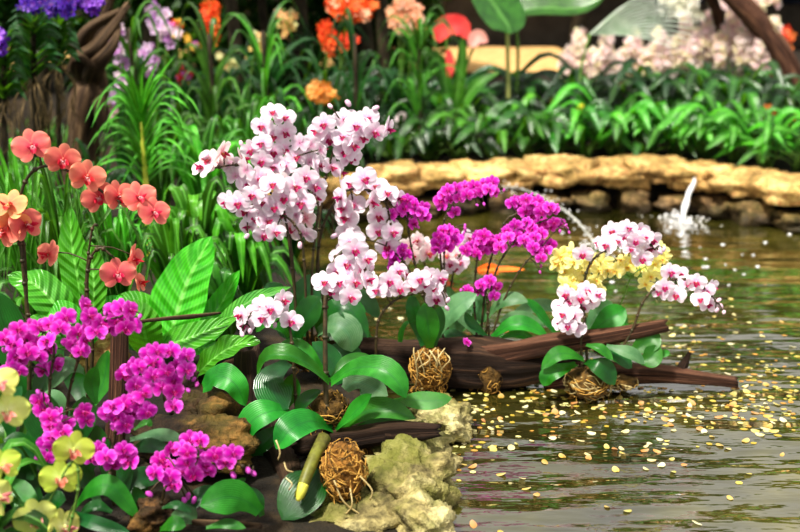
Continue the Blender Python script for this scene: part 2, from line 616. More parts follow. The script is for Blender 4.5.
def flower_mesh(pal, var):
    r = random.Random(hash_s(pal) * 31 + var)
    E, B, Cc, V, Lp, Lt, Th = [lin(c) for c in PAL[pal]]
    mb = MB()

    def cf(t, s):
        c = mixc(Cc, B, (t - 0.05) / 0.34)
        c = mixc(c, E, max((t - 0.55) / 0.45, abs(s) ** 3) * 0.9)
        ve = (0.5 + 0.5 * math.cos(s * 14)) * (1 - t) * 0.45
        return mixc(c, V, ve)
    narrow = pal in ('yellow',)
    pw = 0.56 if not narrow else 0.36
    sw = 0.31 if not narrow else 0.24
    jj = lambda a: r.uniform(-a, a)
    ps = lambda t: (0.4 + 0.6 * math.sin(min(1, t / .55) * math.pi / 2)) if t < .55 else max(0.0, 1 - ((t - .55) / .45) ** 2) ** .5
    def pp(t):
        q = 0.5
        if t < q:
            x = t / q
            return 0.24 + 0.76 * math.sin(x * math.pi / 2) ** 0.8
        return max(0.0, 1 - ((t - q) / (1 - q)) ** 2) ** 0.5
    cup = 0.16 + jj(0.10)
    for a in (90, 222, 318):
        petal(mb, math.radians(a + jj(6)), 0.92 + jj(0.05), sw, cf, ps, -0.05, cup * 0.7, 0.05 + jj(0.06))
    for a in (12, 168):
        petal(mb, math.radians(a + jj(5)), 1.0 + jj(0.05), pw, cf, lambda t: pp(t), 0.0, cup, jj(0.06), 14, 8, ruff=0.05, ph=jj(2))
    # lip: two upright side lobes, a forward mid lobe with a pointed tip, the column above
    lipc = lambda t, s: mixc(mixc(Th, Lp, t / 0.35), Lt, (t - 0.6) / 0.4)
    for a in (205, 335):
        petal(mb, math.radians(a), 0.30, 0.13, lipc, ps, 0.05, 0.5, -0.28, 4, 4)
    petal(mb, math.radians(270 + jj(6)), 0.46, 0.17, lipc, lambda t: math.sin(math.pi * (0.15 + 0.85 * t)) ** 0.7, 0.06, -0.3, -0.34, 6, 4)
    ell(mb, (0, 0.07, 0.10), (0.065, 0.10, 0.10), mixc(E, Cc, 0.5))
    ell(mb, (0, -0.05, 0.13), (0.06, 0.05, 0.06), Th)
    return mb.mesh('flower_' + pal, M['petal'])


def hash_s(s):
    return sum((i + 1) * ord(c) for i, c in enumerate(s))


FM = {p: [flower_mesh(p, v) for v in range(4)] for p in PAL}
BUDM = {}
for p_ in PAL:
    mb_ = MB()
    E, B = lin(PAL[p_][0]), lin(PAL[p_][2])
    ell(mb_, (0, 0, 0), (0.6, 0.6, 0.85), mixc(E, B, 0.45), 8, 6)
    for k_ in range(3):
        a_ = k_ * 2.1
        ell(mb_, (0.12 * math.cos(a_), 0.12 * math.sin(a_), 0.1), (0.5, 0.5, 0.82), mixc(E, B, 0.25), 8, 6)
    BUDM[p_] = mb_.mesh('bud_' + p_, M['petal'])


def put_flower(root, stem, pos, pal, size, rng, yaw=None, pitch=None, name='flower', bud=False):
    me = BUDM[pal] if bud else rng.choice(FM[pal])
    o = bpy.data.objects.new('bud' if bud else name, me)
    COL.objects.link(o)
    o.parent = stem
    o.location = pos - root.location
    yaw = rng.gauss(0, 22) if yaw is None else yaw + rng.gauss(0, 7)
    pitch = rng.gauss(4, 14) if pitch is None else pitch
    tocam = (CAM - pos)
    az = math.atan2(tocam.x, -tocam.y) + math.radians(yaw)
    el = math.radians(pitch) + math.atan2(tocam.z, math.hypot(tocam.x, tocam.y)) * 0.55
    n = Vector((math.sin(az) * math.cos(el), -math.cos(az) * math.cos(el), math.sin(el)))
    upv = Vector((0, 0, 1))
    x = upv.cross(n).normalized()
    y = n.cross(x)
    m = Matrix((x, y, n)).transposed().to_4x4() @ Matrix.Rotation(math.radians(rng.gauss(0, 10)), 4, 'Z')
    if bud:
        m = m @ Matrix.Rotation(math.radians(rng.uniform(40, 110)), 4, 'X') @ Matrix.Rotation(rng.uniform(-0.8, 0.8), 4, 'Y')
    o.rotation_euler = m.to_euler()
    o.scale = (size,) * 3
    return o


def spike(root, d, stem_pts, flowers, size, pal, rng, buds=(), r=0.0022, mat='stem', spread=0.035, bud_size=None, alt=None):
    """one flower stem with its flowers; stem_pts (px, py, dd), flowers (px, py[, yaw]) in the photograph"""
    pts = [P(p[0], p[1], d + (p[2] if len(p) > 2 else 0)) for p in stem_pts]
    n = max(14, 6 * len(pts))
    c = crom(pts, n)
    mb = MB()
    r *= 1.3
    tube(mb, c, lambda t: r * (1.15 - 0.55 * t), n, 7)
    # little nodes along the stem
    for k in range(2, n - 2, 4):
        T = (c[k + 1] - c[k - 1]).normalized()
        tube(mb, [c[k] - T * 0.003, c[k], c[k] + T * 0.004], lambda t: r * (1.5 - 0.4 * abs(t - 0.5)), 3, 6)
    heads = []
    for i, fl in enumerate(list(flowers) + [('b', *b) for b in buds]):
        isb = fl[0] == 'b'
        if isb:
            fl = fl[1:]
        q0 = P(fl[0], fl[1], d)
        k = min(range(n // 3, n), key=lambda k: (c[k] - q0).length + 0.02 * abs(k - n * 0.7) / n)
        dd = rng.uniform(-spread, spread * 0.6)
        dd = (c[k].y - d) * 0.7 + dd
        if len(fl) > 3:
            dd = fl[3]
        pos = P(fl[0], fl[1], d + dd)
        heads.append((pos, fl, isb))
        n_end = pos + Vector((0, 0.012, 0))
        mid = (c[k] + n_end) / 2 + Vector((0, 0.008, 0.006))
        tube(mb, [c[k], mid, n_end], r * 0.55, 5, 5)
    s = mb.build('flower_stem', M[mat], root, root)
    for pos, fl, isb in heads:
        sz = px2m(size, d) / 2 * rng.uniform(0.92, 1.1)
        pl = pal
        if alt and rng.random() < 0.35:
            pl = alt
        if isb:
            put_flower(root, s, pos, pl, (bud_size or sz * 0.32), rng, bud=True)
        else:
            put_flower(root, s, pos, pl, sz, rng, fl[2] if len(fl) > 2 else None)
    return s


def orchid(name, label, base, d, group=None, cat='orchid'):
    loc = P(base[0], base[1], d)
    return thing(name, label, cat, loc, group)


def oleaf(root, d, pts, w, mat='leaf', fold=0.22, hint=(0, -0.6, 0.8), prof=prof_orchid, wave=0.0, curl=0.0, roll=0.0, n=13, name='leaf'):
    """a leaf part from photograph points (px, py, dd); w = full width in pixels"""
    mb = MB()
    q = [P(p[0], p[1], d + (p[2] if len(p) > 2 else 0)) for p in pts]
    leaf(mb, q, px2m(w, d) / 2, prof, hint, fold, n, 0, wave, RND.uniform(0, 6), curl, roll)
    # a little thickness
    o = mb.build(name, M[mat], root, root)
    return o


def ball(root, c, rx, rz, rng, mats=('moss', 'fibre'), nroots=46, name='root_ball', light=0.5):
    """lumpy root ball with a tangle of thin roots as its sub-part"""
    mb = MB()
    nu, nv = 18, 12
    vs, fs = [], []
    for i in range(nv + 1):
        th = math.pi * i / nv
        for k in range(nu):
            a = 2 * math.pi * k / nu
            dv = Vector((math.sin(th) * math.cos(a), math.sin(th) * math.sin(a), math.cos(th)))
            q = 1 + 0.25 * noise.noise(dv * 2.3 + c * 9) + 0.2 * noise.noise(dv * 5 + c * 5) + .14 * noise.noise(dv * 11 + c * 5)
            vs.append(c + Vector((dv.x * rx, dv.y * rx, dv.z * rz)) * q)
    for i in range(nv):
        for k in range(nu):
            k2 = (k + 1) % nu
            fs.append((i * nu + k, i * nu + k2, (i + 1) * nu + k2, (i + 1) * nu + k))
    mb.add(vs, fs)
    b = mb.build(name, M[mats[0]], root, root)
    mb = MB()
    for _ in range(nroots):
        th, a = math.acos(rng.uniform(-1, 0.9)), rng.uniform(0, 6.283)
        pts = []
        for s in range(4):
            dv = Vector((math.sin(th) * math.cos(a), math.sin(th) * math.sin(a), math.cos(th)))
            q = rng.uniform(0.98, 1.22)
            pts.append(c + Vector((dv.x * rx, dv.y * rx, dv.z * rz)) * q)
            th += rng.uniform(-0.35, 0.5)
            a += rng.uniform(-0.7, 0.7)
        rr = rng.uniform(0.0007, 0.0017)
        tube(mb, pts, rr, 9, 4, mi=0 if rng.random() < light else 1)
    for _ in range(nroots // 7):
        a = rng.uniform(0, 6.283)
        p = c + Vector((math.cos(a) * rx * 0.7, math.sin(a) * rx * 0.7, -rz * 0.7))
        pts = [p]
        for s in range(3):
            p = p + Vector((rng.uniform(-.012, .012), rng.uniform(-.012, .012), -rng.uniform(0.004, 0.017)))
            pts.append(p)
        tube(mb, pts, 0.0011, 9, 4, mi=0)
    mb.build('roots', [M['fibre'], M['moss'] if light > 0.4 else M['root']], b, root)
    return b


# ------------------------------------------------------------------ terrain
def interp(tab, x):
    if x <= tab[0][0]:
        return tab[0][1]
    for (a, b), (c, d) in zip(tab, tab[1:]):
        if x <= c:
            return b + (d - b) * (x - a) / (c - a)
    return tab[-1][1]


SHORE = [(0.5, 0.10), (1.6, 0.10), (2.1, 0.07), (2.5, 0.04), (2.75, -0.03), (3.0, -0.12), (3.4, -0.2), (4.0, -0.33), (4.6, -0.5), (5.4, -0.6)]
FARB = [(-1.5, 5.0), (-0.5, 5.12), (0.0, 5.22), (0.8, 5.22), (1.3, 5.1), (1.7, 4.9), (2.2, 4.7), (3.0, 4.5), (4.5, 4.3)]


def inland(x, y):
    return max(interp(SHORE, y) - x, y - interp(FARB, x))


def gz(x, y):
    q = inland(x, y) - 0.03 + 0.05 * noise.noise(Vector((x * 3, y * 3, 0)))
    if q < 0:
        z = max(-0.3, q * 1.6)
    else:
        near = interp(SHORE, y) - x
        far = y - interp(FARB, x)
        if near > far:
            z = 0.012 * min(1, q / 0.08) + 0.015 * min(1.0, q) + 0.07 * max(0.0, min(1, (y - 2.6) / 1.2)) * min(1, q / .3)
        else:
            z = 0.13 * min(1, q / 0.06) + 0.11 * min(3.2, q)
        z += 0.012 * noise.noise(Vector((x * 9, y * 9, 3)))
    return z


mb = MB()
xs = [-4.4 + i * 0.07 for i in range(130)]
ys = [0.7 + i * 0.07 for i in range(134)]
vs = [(x, y, gz(x, y)) for y in ys for x in xs]
nx = len(xs)
fs = [(j * nx + i, j * nx + i + 1, (j + 1) * nx + i + 1, (j + 1) * nx + i) for j in range(len(ys) - 1) for i in range(nx - 1)]
mb.add(vs, fs)
tag(mb.build('ground', M['soil']), kind='structure')

mb = MB()
nx, ny = 80, 90
vs = [(-1.2 + 6.4 * i / nx, 0.75 + 5.0 * j / ny, 0.0) for j in range(ny + 1) for i in range(nx + 1)]
fs = [(j * (nx + 1) + i, j * (nx + 1) + i + 1, (j + 1) * (nx + 1) + i + 1, (j + 1) * (nx + 1) + i) for j in range(ny) for i in range(nx)]
mb.add(vs, fs)
tag(mb.build('pond_water', M['water']), kind='structure')


def box(mb, lo, hi, mi=0):
    x0, y0, z0 = lo
    x1, y1, z1 = hi
    v = [(x0, y0, z0), (x1, y0, z0), (x1, y1, z0), (x0, y1, z0), (x0, y0, z1), (x1, y0, z1), (x1, y1, z1), (x0, y1, z1)]
    for f in ((0, 3, 2, 1), (4, 5, 6, 7), (0, 1, 5, 4), (1, 2, 6, 5), (2, 3, 7, 6), (3, 0, 4, 7)):
        mb.add([v[i] for i in f], [(0, 1, 2, 3)], None, None, mi)


mb = MB()
box(mb, (-6, 9.9, 0.0), (7, 10.05, 1.75))
tag(mb.build('wall_back', M['wall']), kind='structure')
mb = MB()
for k in range(5):
    x = 2.2 + k * 0.55
    box(mb, (x, 9.84, 0.85), (x + 0.42, 9.9, 1.5))
for k in range(1):
    pass
tag(mb.build('window_1', M['glass']), kind='structure')

mb = MB()
n = 30
vs, fs = [], []
for i in range(n + 1):
    x = -3.9 + 5.2 * i / n
    for j in range(7):
        y = 7.75 + j * 0.28
        vs.append((x, y, gz(x, y) + 0.03))
for i in range(n):
    for j in range(6):
        fs.append((i * 7 + j, (i + 1) * 7 + j, (i + 1) * 7 + j + 1, i * 7 + j + 1))
mb.add(vs, fs)
tag(mb.build('path', M['path']), kind='structure')


# ------------------------------------------------------------------ rocks
def rock(name, label, c, r, mat, seed, rough=0.28, group=None, flat=0.5, rotz=0.0, cat='rock', n=22):
    mb = MB()
    nv = n * 2 // 3
    vs, fs = [], []
    cr, sr = math.cos(rotz), math.sin(rotz)
    for i in range(nv + 1):
        th = math.pi * i / nv
        for k in range(n):
            a = 2 * math.pi * k / n
            dv = Vector((math.sin(th) * math.cos(a), math.sin(th) * math.sin(a), math.cos(th)))
            # squarish block, then noise
            m = max(abs(dv.x), abs(dv.y), abs(dv.z))
            q = (1 - flat) + flat * min(1.35, 1 / m) * 0.86
            q *= 1 + rough * noise.noise(dv * 1.6 + Vector((seed * 3.7, 0, 0))) + rough * 0.45 * noise.noise(dv * 4.5 + Vector((0, seed, 0))) + rough * 0.25 * noise.noise(dv * 10 + Vector((0, seed, 5))) + rough * 0.14 * noise.noise(dv * 24 + Vector((seed, 0, 5)))
            p = Vector((dv.x * r[0], dv.y * r[1], dv.z * r[2])) * q
            vs.append(Vector((c[0] + p.x * cr - p.y * sr, c[1] + p.x * sr + p.y * cr, c[2] + p.z)))
    for i in range(nv):
        for k in range(n):
            k2 = (k + 1) % n
            fs.append((i * n + k, i * n + k2, (i + 1) * n + k2, (i + 1) * n + k))
    mb.add(vs, fs)
    base = Vector((c[0], c[1], c[2] - r[2]))
    o = mb.top(name, M[mat], base)
    return tag(o, label, cat, group)


ORD = ['first', 'second', 'third', 'fourth', 'fifth', 'sixth', 'seventh', 'eighth', 'ninth', 'tenth', 'eleventh', 'twelfth', 'thirteenth', 'fourteenth', 'fifteenth', 'sixteenth']

# upper course of the far kerb: (px centre, half width px, top py, bottom py, d)
UP = [(300, 22, 178, 204, 4.95), (352, 26, 172, 200, 5.02), (395, 26, 166, 190, 5.1), (438, 24, 165, 188, 5.18), (480, 22, 160, 186, 5.25), (517, 20, 162, 186, 5.28),
      (566, 32, 156, 184, 5.28), (618, 24, 160, 184, 5.28), (656, 26, 155, 180, 5.26), (697, 26, 164, 186, 5.2), (742, 30, 168, 194, 5.05), (796, 34, 170, 206, 4.85), (858, 34, 174, 212, 4.7)]
for i, (px, hw, t, b, d) in enumerate(UP):
    c = P(px, (t + b) / 2, d)
    rock('kerb_stone', f'sandy yellow top stone of far pond edge, {ORD[i]} from the left', c,
         (px2m(hw + 9, d), 0.2, px2m((b - t) / 2 + [0, -2.5, 1.5, -1, -3, .5, 0][i % 7], d)), 'rock_far', i + 1.3, 0.45, 'top stones of the far pond edge', 0.5, RND.uniform(-.1, .1))
LO = [(318, 22, 5.0 - .08), (372, 24, 4.98), (420, 20, 5.06), (462, 22, 5.12), (505, 20, 5.17), (548, 20, 5.18), (590, 22, 5.18), (634, 18, 5.17), (676, 20, 5.13), (716, 18, 5.03), (752, 22, 4.9), (800, 24, 4.74)]
for i, (px, hw, d) in enumerate(LO):
    c = P(px, 200, d)
    c.z = 0.035
    rock('wet_stone', f'wet brown stone at the waterline under the far edge, {ORD[i]} from the left', c,
         (px2m(hw + 3 * math.sin(i * 1.7), d), 0.13, 0.055 + 0.018 * math.sin(i * 2.1)), 'rock_wet', i + 40.7, 0.5, 'waterline stones of the far pond edge', 0.55)

# near bank rocks
for (lab, px, py, d, r, m, s, rz) in [
    ('large pale mossy slab under the hanging root ball at the water edge', 376, 520, 2.06, (0.145, 0.10, 0.055), 'rock_near', 3.1, 0.2),
    ('pale stone at the corner of the near bank, beside open water', 412, 482, 2.14, (0.085, 0.10, 0.07), 'rock_near', 8.4, 0.5),
    ('cream stone on the bank behind the broken dark branch', 408, 452, 2.30, (0.10, 0.09, 0.06), 'rock_near', 12.9, 0.1),
    ('mossy stone dipping into the pond in front of the corner stone', 424, 526, 1.98, (0.06, 0.08, 0.05), 'rock_near', 15.2, 0.4),
    ('small pebble crusted stone right of the leaf with the torn tip', 442, 420, 2.46, (0.07, 0.07, 0.05), 'rock_near', 21.2, 0.0),
    ('brown mossy boulder right of the magenta sprays and under green leaf', 213, 416, 2.36, (0.105, 0.10, 0.065), 'rock_moss', 5.5, 0.2),
    ('low ochre boulder below the mossy boulder, at the foot of the leaves', 196, 442, 2.22, (0.13, 0.09, 0.05), 'rock_moss', 6.9, 0.0),
    ('flat beige stone in the lower left soil behind dark leaf arch', 150, 512, 1.95, (0.04, 0.05, 0.03), 'rock_moss', 9.9, 0.3),
    ('orange brown stone behind the brown post and magenta flowers', 98, 352, 2.75, (0.07, 0.06, 0.05), 'rock_far', 19.4, 0.1),
]:
    c = P(px, py, d)
    rock('bank_rock', lab, c, r, m, s, 0.42, 'rocks of the near bank', 0.5, rz, n=54)


# ------------------------------------------------------------------ logs and stumps
def log(name, label, parts, mat, cat='log', n=34, seg=18):
    """parts: list of (partname, pts, radii list, rough, jag, mat)"""
    base = parts[0][1][0]
    root = thing(name, label, cat, Vector(base))
    for i, (pn, pts, rl, rough, jag, mt) in enumerate(parts):
        mb = MB()
        rf = lambda t, rl=rl: interp([(k / (len(rl) - 1), v) for k, v in enumerate(rl)], t)
        tube(mb, pts, rf, n, seg, rough=rough, seed=i * 2.7 + len(label) * 0.37, jag=jag, freq=5)
        mb.build(pn, M[mt or mat], root, root)
    return root


D = 2.80
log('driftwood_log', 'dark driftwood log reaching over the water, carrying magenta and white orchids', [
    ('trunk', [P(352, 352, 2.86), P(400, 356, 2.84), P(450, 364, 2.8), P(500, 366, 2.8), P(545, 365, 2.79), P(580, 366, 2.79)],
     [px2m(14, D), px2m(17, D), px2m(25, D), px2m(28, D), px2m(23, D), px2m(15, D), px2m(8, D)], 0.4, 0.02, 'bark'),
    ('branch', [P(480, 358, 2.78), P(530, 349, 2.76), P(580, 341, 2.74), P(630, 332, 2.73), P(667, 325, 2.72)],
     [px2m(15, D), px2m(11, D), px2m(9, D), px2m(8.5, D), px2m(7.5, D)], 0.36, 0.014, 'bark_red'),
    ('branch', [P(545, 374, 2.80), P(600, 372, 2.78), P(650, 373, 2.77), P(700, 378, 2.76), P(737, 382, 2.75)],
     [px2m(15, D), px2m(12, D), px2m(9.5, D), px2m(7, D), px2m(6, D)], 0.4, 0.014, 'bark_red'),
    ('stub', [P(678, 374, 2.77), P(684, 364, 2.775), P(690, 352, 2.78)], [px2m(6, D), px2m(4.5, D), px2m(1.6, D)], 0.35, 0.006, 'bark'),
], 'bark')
log('broken_branch', 'short dark splintered branch under the front orchid leaves', [
    ('wood', [P(300, 446, 2.30), P(350, 440, 2.25), P(395, 433, 2.22), P(438, 431, 2.22)], [0.022, 0.026, 0.021, 0.013], 0.35, 0.02, 'bark'),
    ('splinter', [P(385, 438, 2.21), P(415, 438, 2.205), P(440, 435, 2.2)], [0.011, 0.009, 0.003], 0.35, 0.008, 'bark'),
], 'bark')
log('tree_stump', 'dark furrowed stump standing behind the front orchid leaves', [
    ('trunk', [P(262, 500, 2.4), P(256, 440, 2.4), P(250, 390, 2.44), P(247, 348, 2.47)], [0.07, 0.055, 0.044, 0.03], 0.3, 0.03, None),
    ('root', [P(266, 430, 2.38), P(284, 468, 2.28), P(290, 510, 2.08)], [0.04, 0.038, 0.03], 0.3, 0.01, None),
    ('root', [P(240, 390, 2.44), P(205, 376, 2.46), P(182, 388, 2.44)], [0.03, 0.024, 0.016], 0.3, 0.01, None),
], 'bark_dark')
log('wooden_post', 'upright reddish brown post behind the left magenta flowers', [
    ('wood', [P(112, 470, 2.2), P(117, 400, 2.25), P(119, 330, 2.3)], [0.022, 0.02, 0.018], 0.18, 0.01, None)], 'bark_red', 'post')
log('fallen_twig', 'light brown twig lying across the ground in lower left', [
    ('wood', [P(190, 522, 1.93), P(225, 524, 1.93), P(262, 526, 1.93)], [0.006, 0.007, 0.005], 0.2, 0.004, None)], 'bark_grey', 'twig', 14, 8)
log('dry_flower_stalk', 'dry brown stalk lying across the big bright leaf', [
    ('stalk', [P(136, 322, 2.6), P(165, 319, 2.6), P(190, 317, 2.62), P(221, 313, 2.64)], [0.004, 0.005, 0.007, 0.003], 0.4, 0.004, None)], 'bark_grey', 'twig', 18, 8)
log('bark_chip', 'orange brown chip of bark leaning on the dark stump', [
    ('wood', [P(212, 376, 2.5), P(226, 366, 2.5), P(242, 358, 2.5)], [0.004, 0.012, 0.004], 0.2, 0.004, None)], 'bark_red', 'bark', 12, 8)

# ------------------------------------------------------------------ front orchid
rng = random.Random(11)
Df = 2.28
o1 = orchid('moth_orchid', 'front white orchid with large spread green leaves and two low pink-lipped sprays', (330, 440), Df)
for pts, w, mt, kw in [
    ([(333, 430), (312, 421, -.05), (290, 430, -.09), (276, 449, -.10)], 34, 'leaf', dict(fold=0.24)),
    ([(290, 411, .0), (272, 411, -.04), (252, 421, -.05), (241, 441, -.05)], 33, 'leaf', dict(fold=0.26)),
    ([(280, 426, -.01), (266, 440, -.03), (246, 456, -.05)], 24, 'leaf_deep', dict()),
    ([(329, 383), (310, 366, -.02), (288, 355, -.03), (268, 357, -.02), (257, 375, 0)], 20, 'leaf', dict(fold=0.55)),
    ([(288, 362, .05), (272, 378, .02), (276, 396, .0), (288, 409, -.01)], 40, 'leaf_deep', dict(fold=0.15)),
    ([(326, 378, .03), (310, 356, .03), (294, 346, .04), (278, 346, .05)], 18, 'leaf', dict(fold=0.4)),
    ([(331, 383), (352, 369, -.02), (378, 368, -.05), (396, 380, -.07), (406, 398, -.08)], 29, 'leaf', dict(fold=0.26)),
    ([(331, 381, .02), (348, 366, .04), (371, 356, .06)], 20, 'leaf', dict(fold=0.5)),
    ([(392, 402, .02), (410, 400, -.01), (432, 401, -.02), (452, 398, -.02)], 23, 'leaf', dict(fold=0.05)),
    ([(334, 433), (349, 418, -.04), (362, 405, -.05), (372, 394, -.06)], 18, 'leaf', dict(fold=0.45)),
    ([(337, 434, .01), (356, 416, -.01), (384, 409, -.03), (416, 419, -.05)], 27, 'leaf', dict(fold=0.28)),
    ([(342, 436, .02), (372, 428, .0), (412, 424, -.02)], 20, 'leaf_deep', dict()),
    ([(296, 416, .0), (304, 402, .0), (321, 390, .01)], 16, 'leaf_deep', dict(fold=.4)),
    ([(286, 408, .06), (291, 392, .06), (292, 374, .06)], 22, 'leaf_deep', dict()),
    ([(372, 430, .05), (390, 440, .04), (412, 452, .04)], 24, 'leaf', dict()),
    ([(402, 436, .06), (410, 444, .05), (412, 456, .05)], 14, 'leaf_deep', dict()),
    ([(362, 452, .02), (376, 462, 0), (390, 473, -.01)], 26, 'leaf_deep', dict()),
    ([(322, 472, -.2), (306, 488, -.24), (282, 520, -.28)], 46, 'leaf_deep', dict(fold=.1)),
    ([(345, 390, .06), (358, 382, .08), (388, 396, .06)], 34, 'leaf_pale', dict()),
    ([(352, 380, .10), (384, 372, .12), (404, 388, .12)], 26, 'leaf_deep', dict()),
    ([(340, 384, .12), (330, 360, .14), (312, 342, .15)], 26, 'leaf_deep', dict()),
    ([(345, 384, .12), (366, 368, .13), (392, 360, .13)], 24, 'leaf_deep', dict()),
    ([(268, 446, .04), (262, 460, .02), (252, 474, .02)], 26, 'leaf_deep', dict()),
]:
    oleaf(o1, Df, pts, w, mt, **kw)
ball(o1, P(329, 409, Df + .03), px2m(19, Df), px2m(18, Df), rng, nroots=60)
ball(o1, P(344, 470, Df - .22), px2m(20, Df), px2m(27, Df), rng, ('peat', 'fibre'), 150, light=0.6)
ball(o1, P(374, 447, Df + .0), px2m(14, Df), px2m(14, Df), rng, nroots=30)
mb = MB()
tube(mb, [P(324, 438, Df - .16), P(314, 458, Df - .22), P(305, 480, Df - .26), P(299, 498, Df - .28)], lambda t: 0.015 - 0.004 * t, 12, 8)
o_ = mb.build('pseudobulb', M['bulb'], o1, o1)
mb = MB()
tube(mb, [P(304, 484, Df - .275), P(301, 493, Df - .285), P(298, 501, Df - .29)], lambda t: .0105 - .006 * t * t, 8, 8)
mb.build('bulb_tip', M['stem_yellow'], o_, o1)
mb = MB()
for (a, b, c_) in [((284, 462), (287, 470), (293, 472)), ((286, 478), (292, 484), (289, 490)), ((334, 480), (344, 502), (366, 518)), ((360, 476), (372, 490), (370, 500)), ((276, 440), (280, 452), (278, 460)), ((350, 488), (352, 505), (345, 515))]:
    tube(mb, [P(*a, Df - .26), P(*b, Df - .27), P(*c_, Df - .265)], 0.0018, 9, 5)
mb.build('aerial_root', M['root'], o1, o1)

spike(o1, Df, [(327, 440), (326, 400, .0), (325, 340, .02), (326, 292, .05), (332, 266, .08), (346, 250, .1), (362, 262, .06)],
      [(324, 282), (336, 271), (347, 264, 15), (355, 282, 20), (350, 297, 35), (350, 275), (366, 259, 25), (355, 250, 10), (351, 242), (367, 280, 55), (338, 283, -10), (343, 291, 10), (361, 270, 40), (332, 290, 0)], 27, 'white', rng, [(372, 268), (344, 301)], r=0.0042)
spike(o1, Df + .02, [(297, 430), (295, 390), (292, 345, .0), (286, 318, .02), (270, 306, .03), (252, 314, .0), (242, 328, -.01)],
      [(256, 313, -15), (271, 309), (283, 300, 40), (291, 321, 5), (241, 315, -50), (246, 325, -35), (263, 305, 0), (263, 318, -10), (278, 312, 10)], 25, 'white', rng, [(242, 334), (250, 331), (275, 325)], r=0.0026)

# ------------------------------------------------------------------ tall white orchid behind (three tall sprays)
Dw = 2.78
rng = random.Random(5)
o2 = orchid('moth_orchid', 'tallest white orchid with pink-centred sprays rising above the dark rounded leaves', (305, 352), Dw)
for pts, w, mt, kw in [
    ([(300, 338), (300, 312, .02), (309, 290, .03), (325, 273, .05)], 34, 'leaf_deep', dict(fold=.1)),
    ([(297, 338, -.05), (303, 322, -.06), (312, 308, -.06), (321, 297, -.06)], 30, 'leaf_deep', dict(fold=.1)),
    ([(318, 330, -.03), (335, 306, -.03), (352, 312, -.05), (368, 338, -.07)], 25, 'leaf_deep', dict(fold=.2)),
    ([(330, 312, .03), (345, 303, .03), (366, 312, .02)], 17, 'leaf', dict(fold=.2)),
    ([(318, 332, -.06), (334, 324, -.08), (348, 334, -.1), (352, 352, -.1)], 34, 'leaf_pale', dict(fold=.15)),
    ([(292, 345, -.05), (285, 330, -.08), (268, 322, -.09), (256, 332, -.09)], 17, 'leaf', dict(fold=.4)),
    ([(300, 346, -.04), (292, 332, -.05), (277, 332, -.06)], 26, 'leaf_deep', dict(fold=.2)),
    ([(318, 342, .02), (340, 330, .04), (356, 346, .04)], 30, 'leaf_deep', dict()),
    ([(305, 346, .03), (278, 300, .06), (268, 282, .08)], 26, 'leaf_deep', dict()),
    ([(322, 350, -.05), (345, 352, -.07), (362, 364, -.08)], 24, 'leaf_deep', dict()),
]:
    oleaf(o2, Dw, pts, w, mt, **kw)
ball(o2, P(306, 352, Dw), px2m(20, Dw), px2m(18, Dw), rng, nroots=40)
spike(o2, Dw, [(296, 340), (294, 280, .02), (289, 230, .04), (287, 195, .05), (278, 170, .06), (268, 140, .07), (276, 115, .08)],
      [(262, 126, -12), (284, 117, 15), (285, 132, 10), (262, 143, -10), (285, 149, 8), (262, 161, -5), (284, 165, 5), (272, 112, 5), (310, 145, 160), (300, 143, 150), (310, 162, 140), (319, 165, 60), (273, 152, 0), (296, 157, 20), (274, 136, 0), (251, 150, -30), (321, 150, 120), (274, 167, 0)], 25, 'white', rng, [(241, 143)], r=0.0028)
spike(o2, Dw - .03, [(300, 345), (291, 260), (284, 214), (270, 192), (252, 172), (236, 165), (205, 170)],
      [(215, 161, -15), (202, 168, -55), (231, 164, 150), (249, 184, -10), (272, 184, 5), (236, 176, 130), (223, 162, -20), (209, 160, -30), (246, 170, 120), (260, 178, 0), (222, 152, 60), (242, 159, 100)], 26, 'white', rng, [(206, 156)], r=0.0025, alt='blush')
spike(o2, Dw - .04, [(308, 346), (303, 250), (295, 225), (278, 212), (262, 204), (246, 205)],
      [(263, 202), (238, 203, -20), (246, 212, -10), (249, 226, -30), (268, 221, 10), (264, 235, 5), (228, 202, -40), (284, 198, 10), (253, 195, -10), (274, 207, 5), (256, 217, -10), (275, 232, 20), (281, 214, 20)], 25, 'white', rng, [(247, 236)], r=0.0025)
spike(o2, Dw - .02, [(312, 350), (312, 270), (316, 230), (318, 205), (308, 190), (295, 186)],
      [(315, 197), (302, 203, -10), (295, 186), (315, 186, 20), (292, 229, 10), (304, 233, 150), (306, 219, 130), (296, 215, 120), (283, 184, -10), (306, 177, 10)], 27, 'white', rng, [(300, 245)], r=0.0025, alt='blush')

# ------------------------------------------------------------------ second tall white orchid
D3 = 2.84
rng = random.Random(15)
o3 = orchid('moth_orchid', 'white orchid leaning right with broad arching pink-lipped sprays beside magenta flowers', (326, 344), D3)
for pts, w, mt, kw in [
    ([(326, 336), (340, 310, .02), (362, 300, .02), (380, 318, 0)], 26, 'leaf_deep', {}),
    ([(322, 336, .02), (316, 300, .05), (330, 272, .06)], 26, 'leaf_deep', {}),
    ([(330, 342, .02), (350, 330, .02), (372, 344, .02)], 26, 'leaf', {}),
]:
    oleaf(o3, D3, pts, w, mt, **kw)
ball(o3, P(328, 346, D3), px2m(16, D3), px2m(14, D3), rng, nroots=30)
spike(o3, D3, [(322, 340), (318, 260), (322, 200), (328, 168), (336, 148), (354, 132), (376, 128)],
      [(324, 124, -8), (345, 119, 8), (367, 118, 10), (375, 132, 10), (343, 137, 8), (330, 139, -10), (345, 152, 5), (350, 158, 20), (388, 128, 75), (332, 167, 30), (340, 172, 80), (357, 126, 0), (362, 137, 30), (318, 131, -30), (353, 145, 30)], 26, 'white', rng, [(376, 108), (348, 103), (330, 106)], r=0.0028)
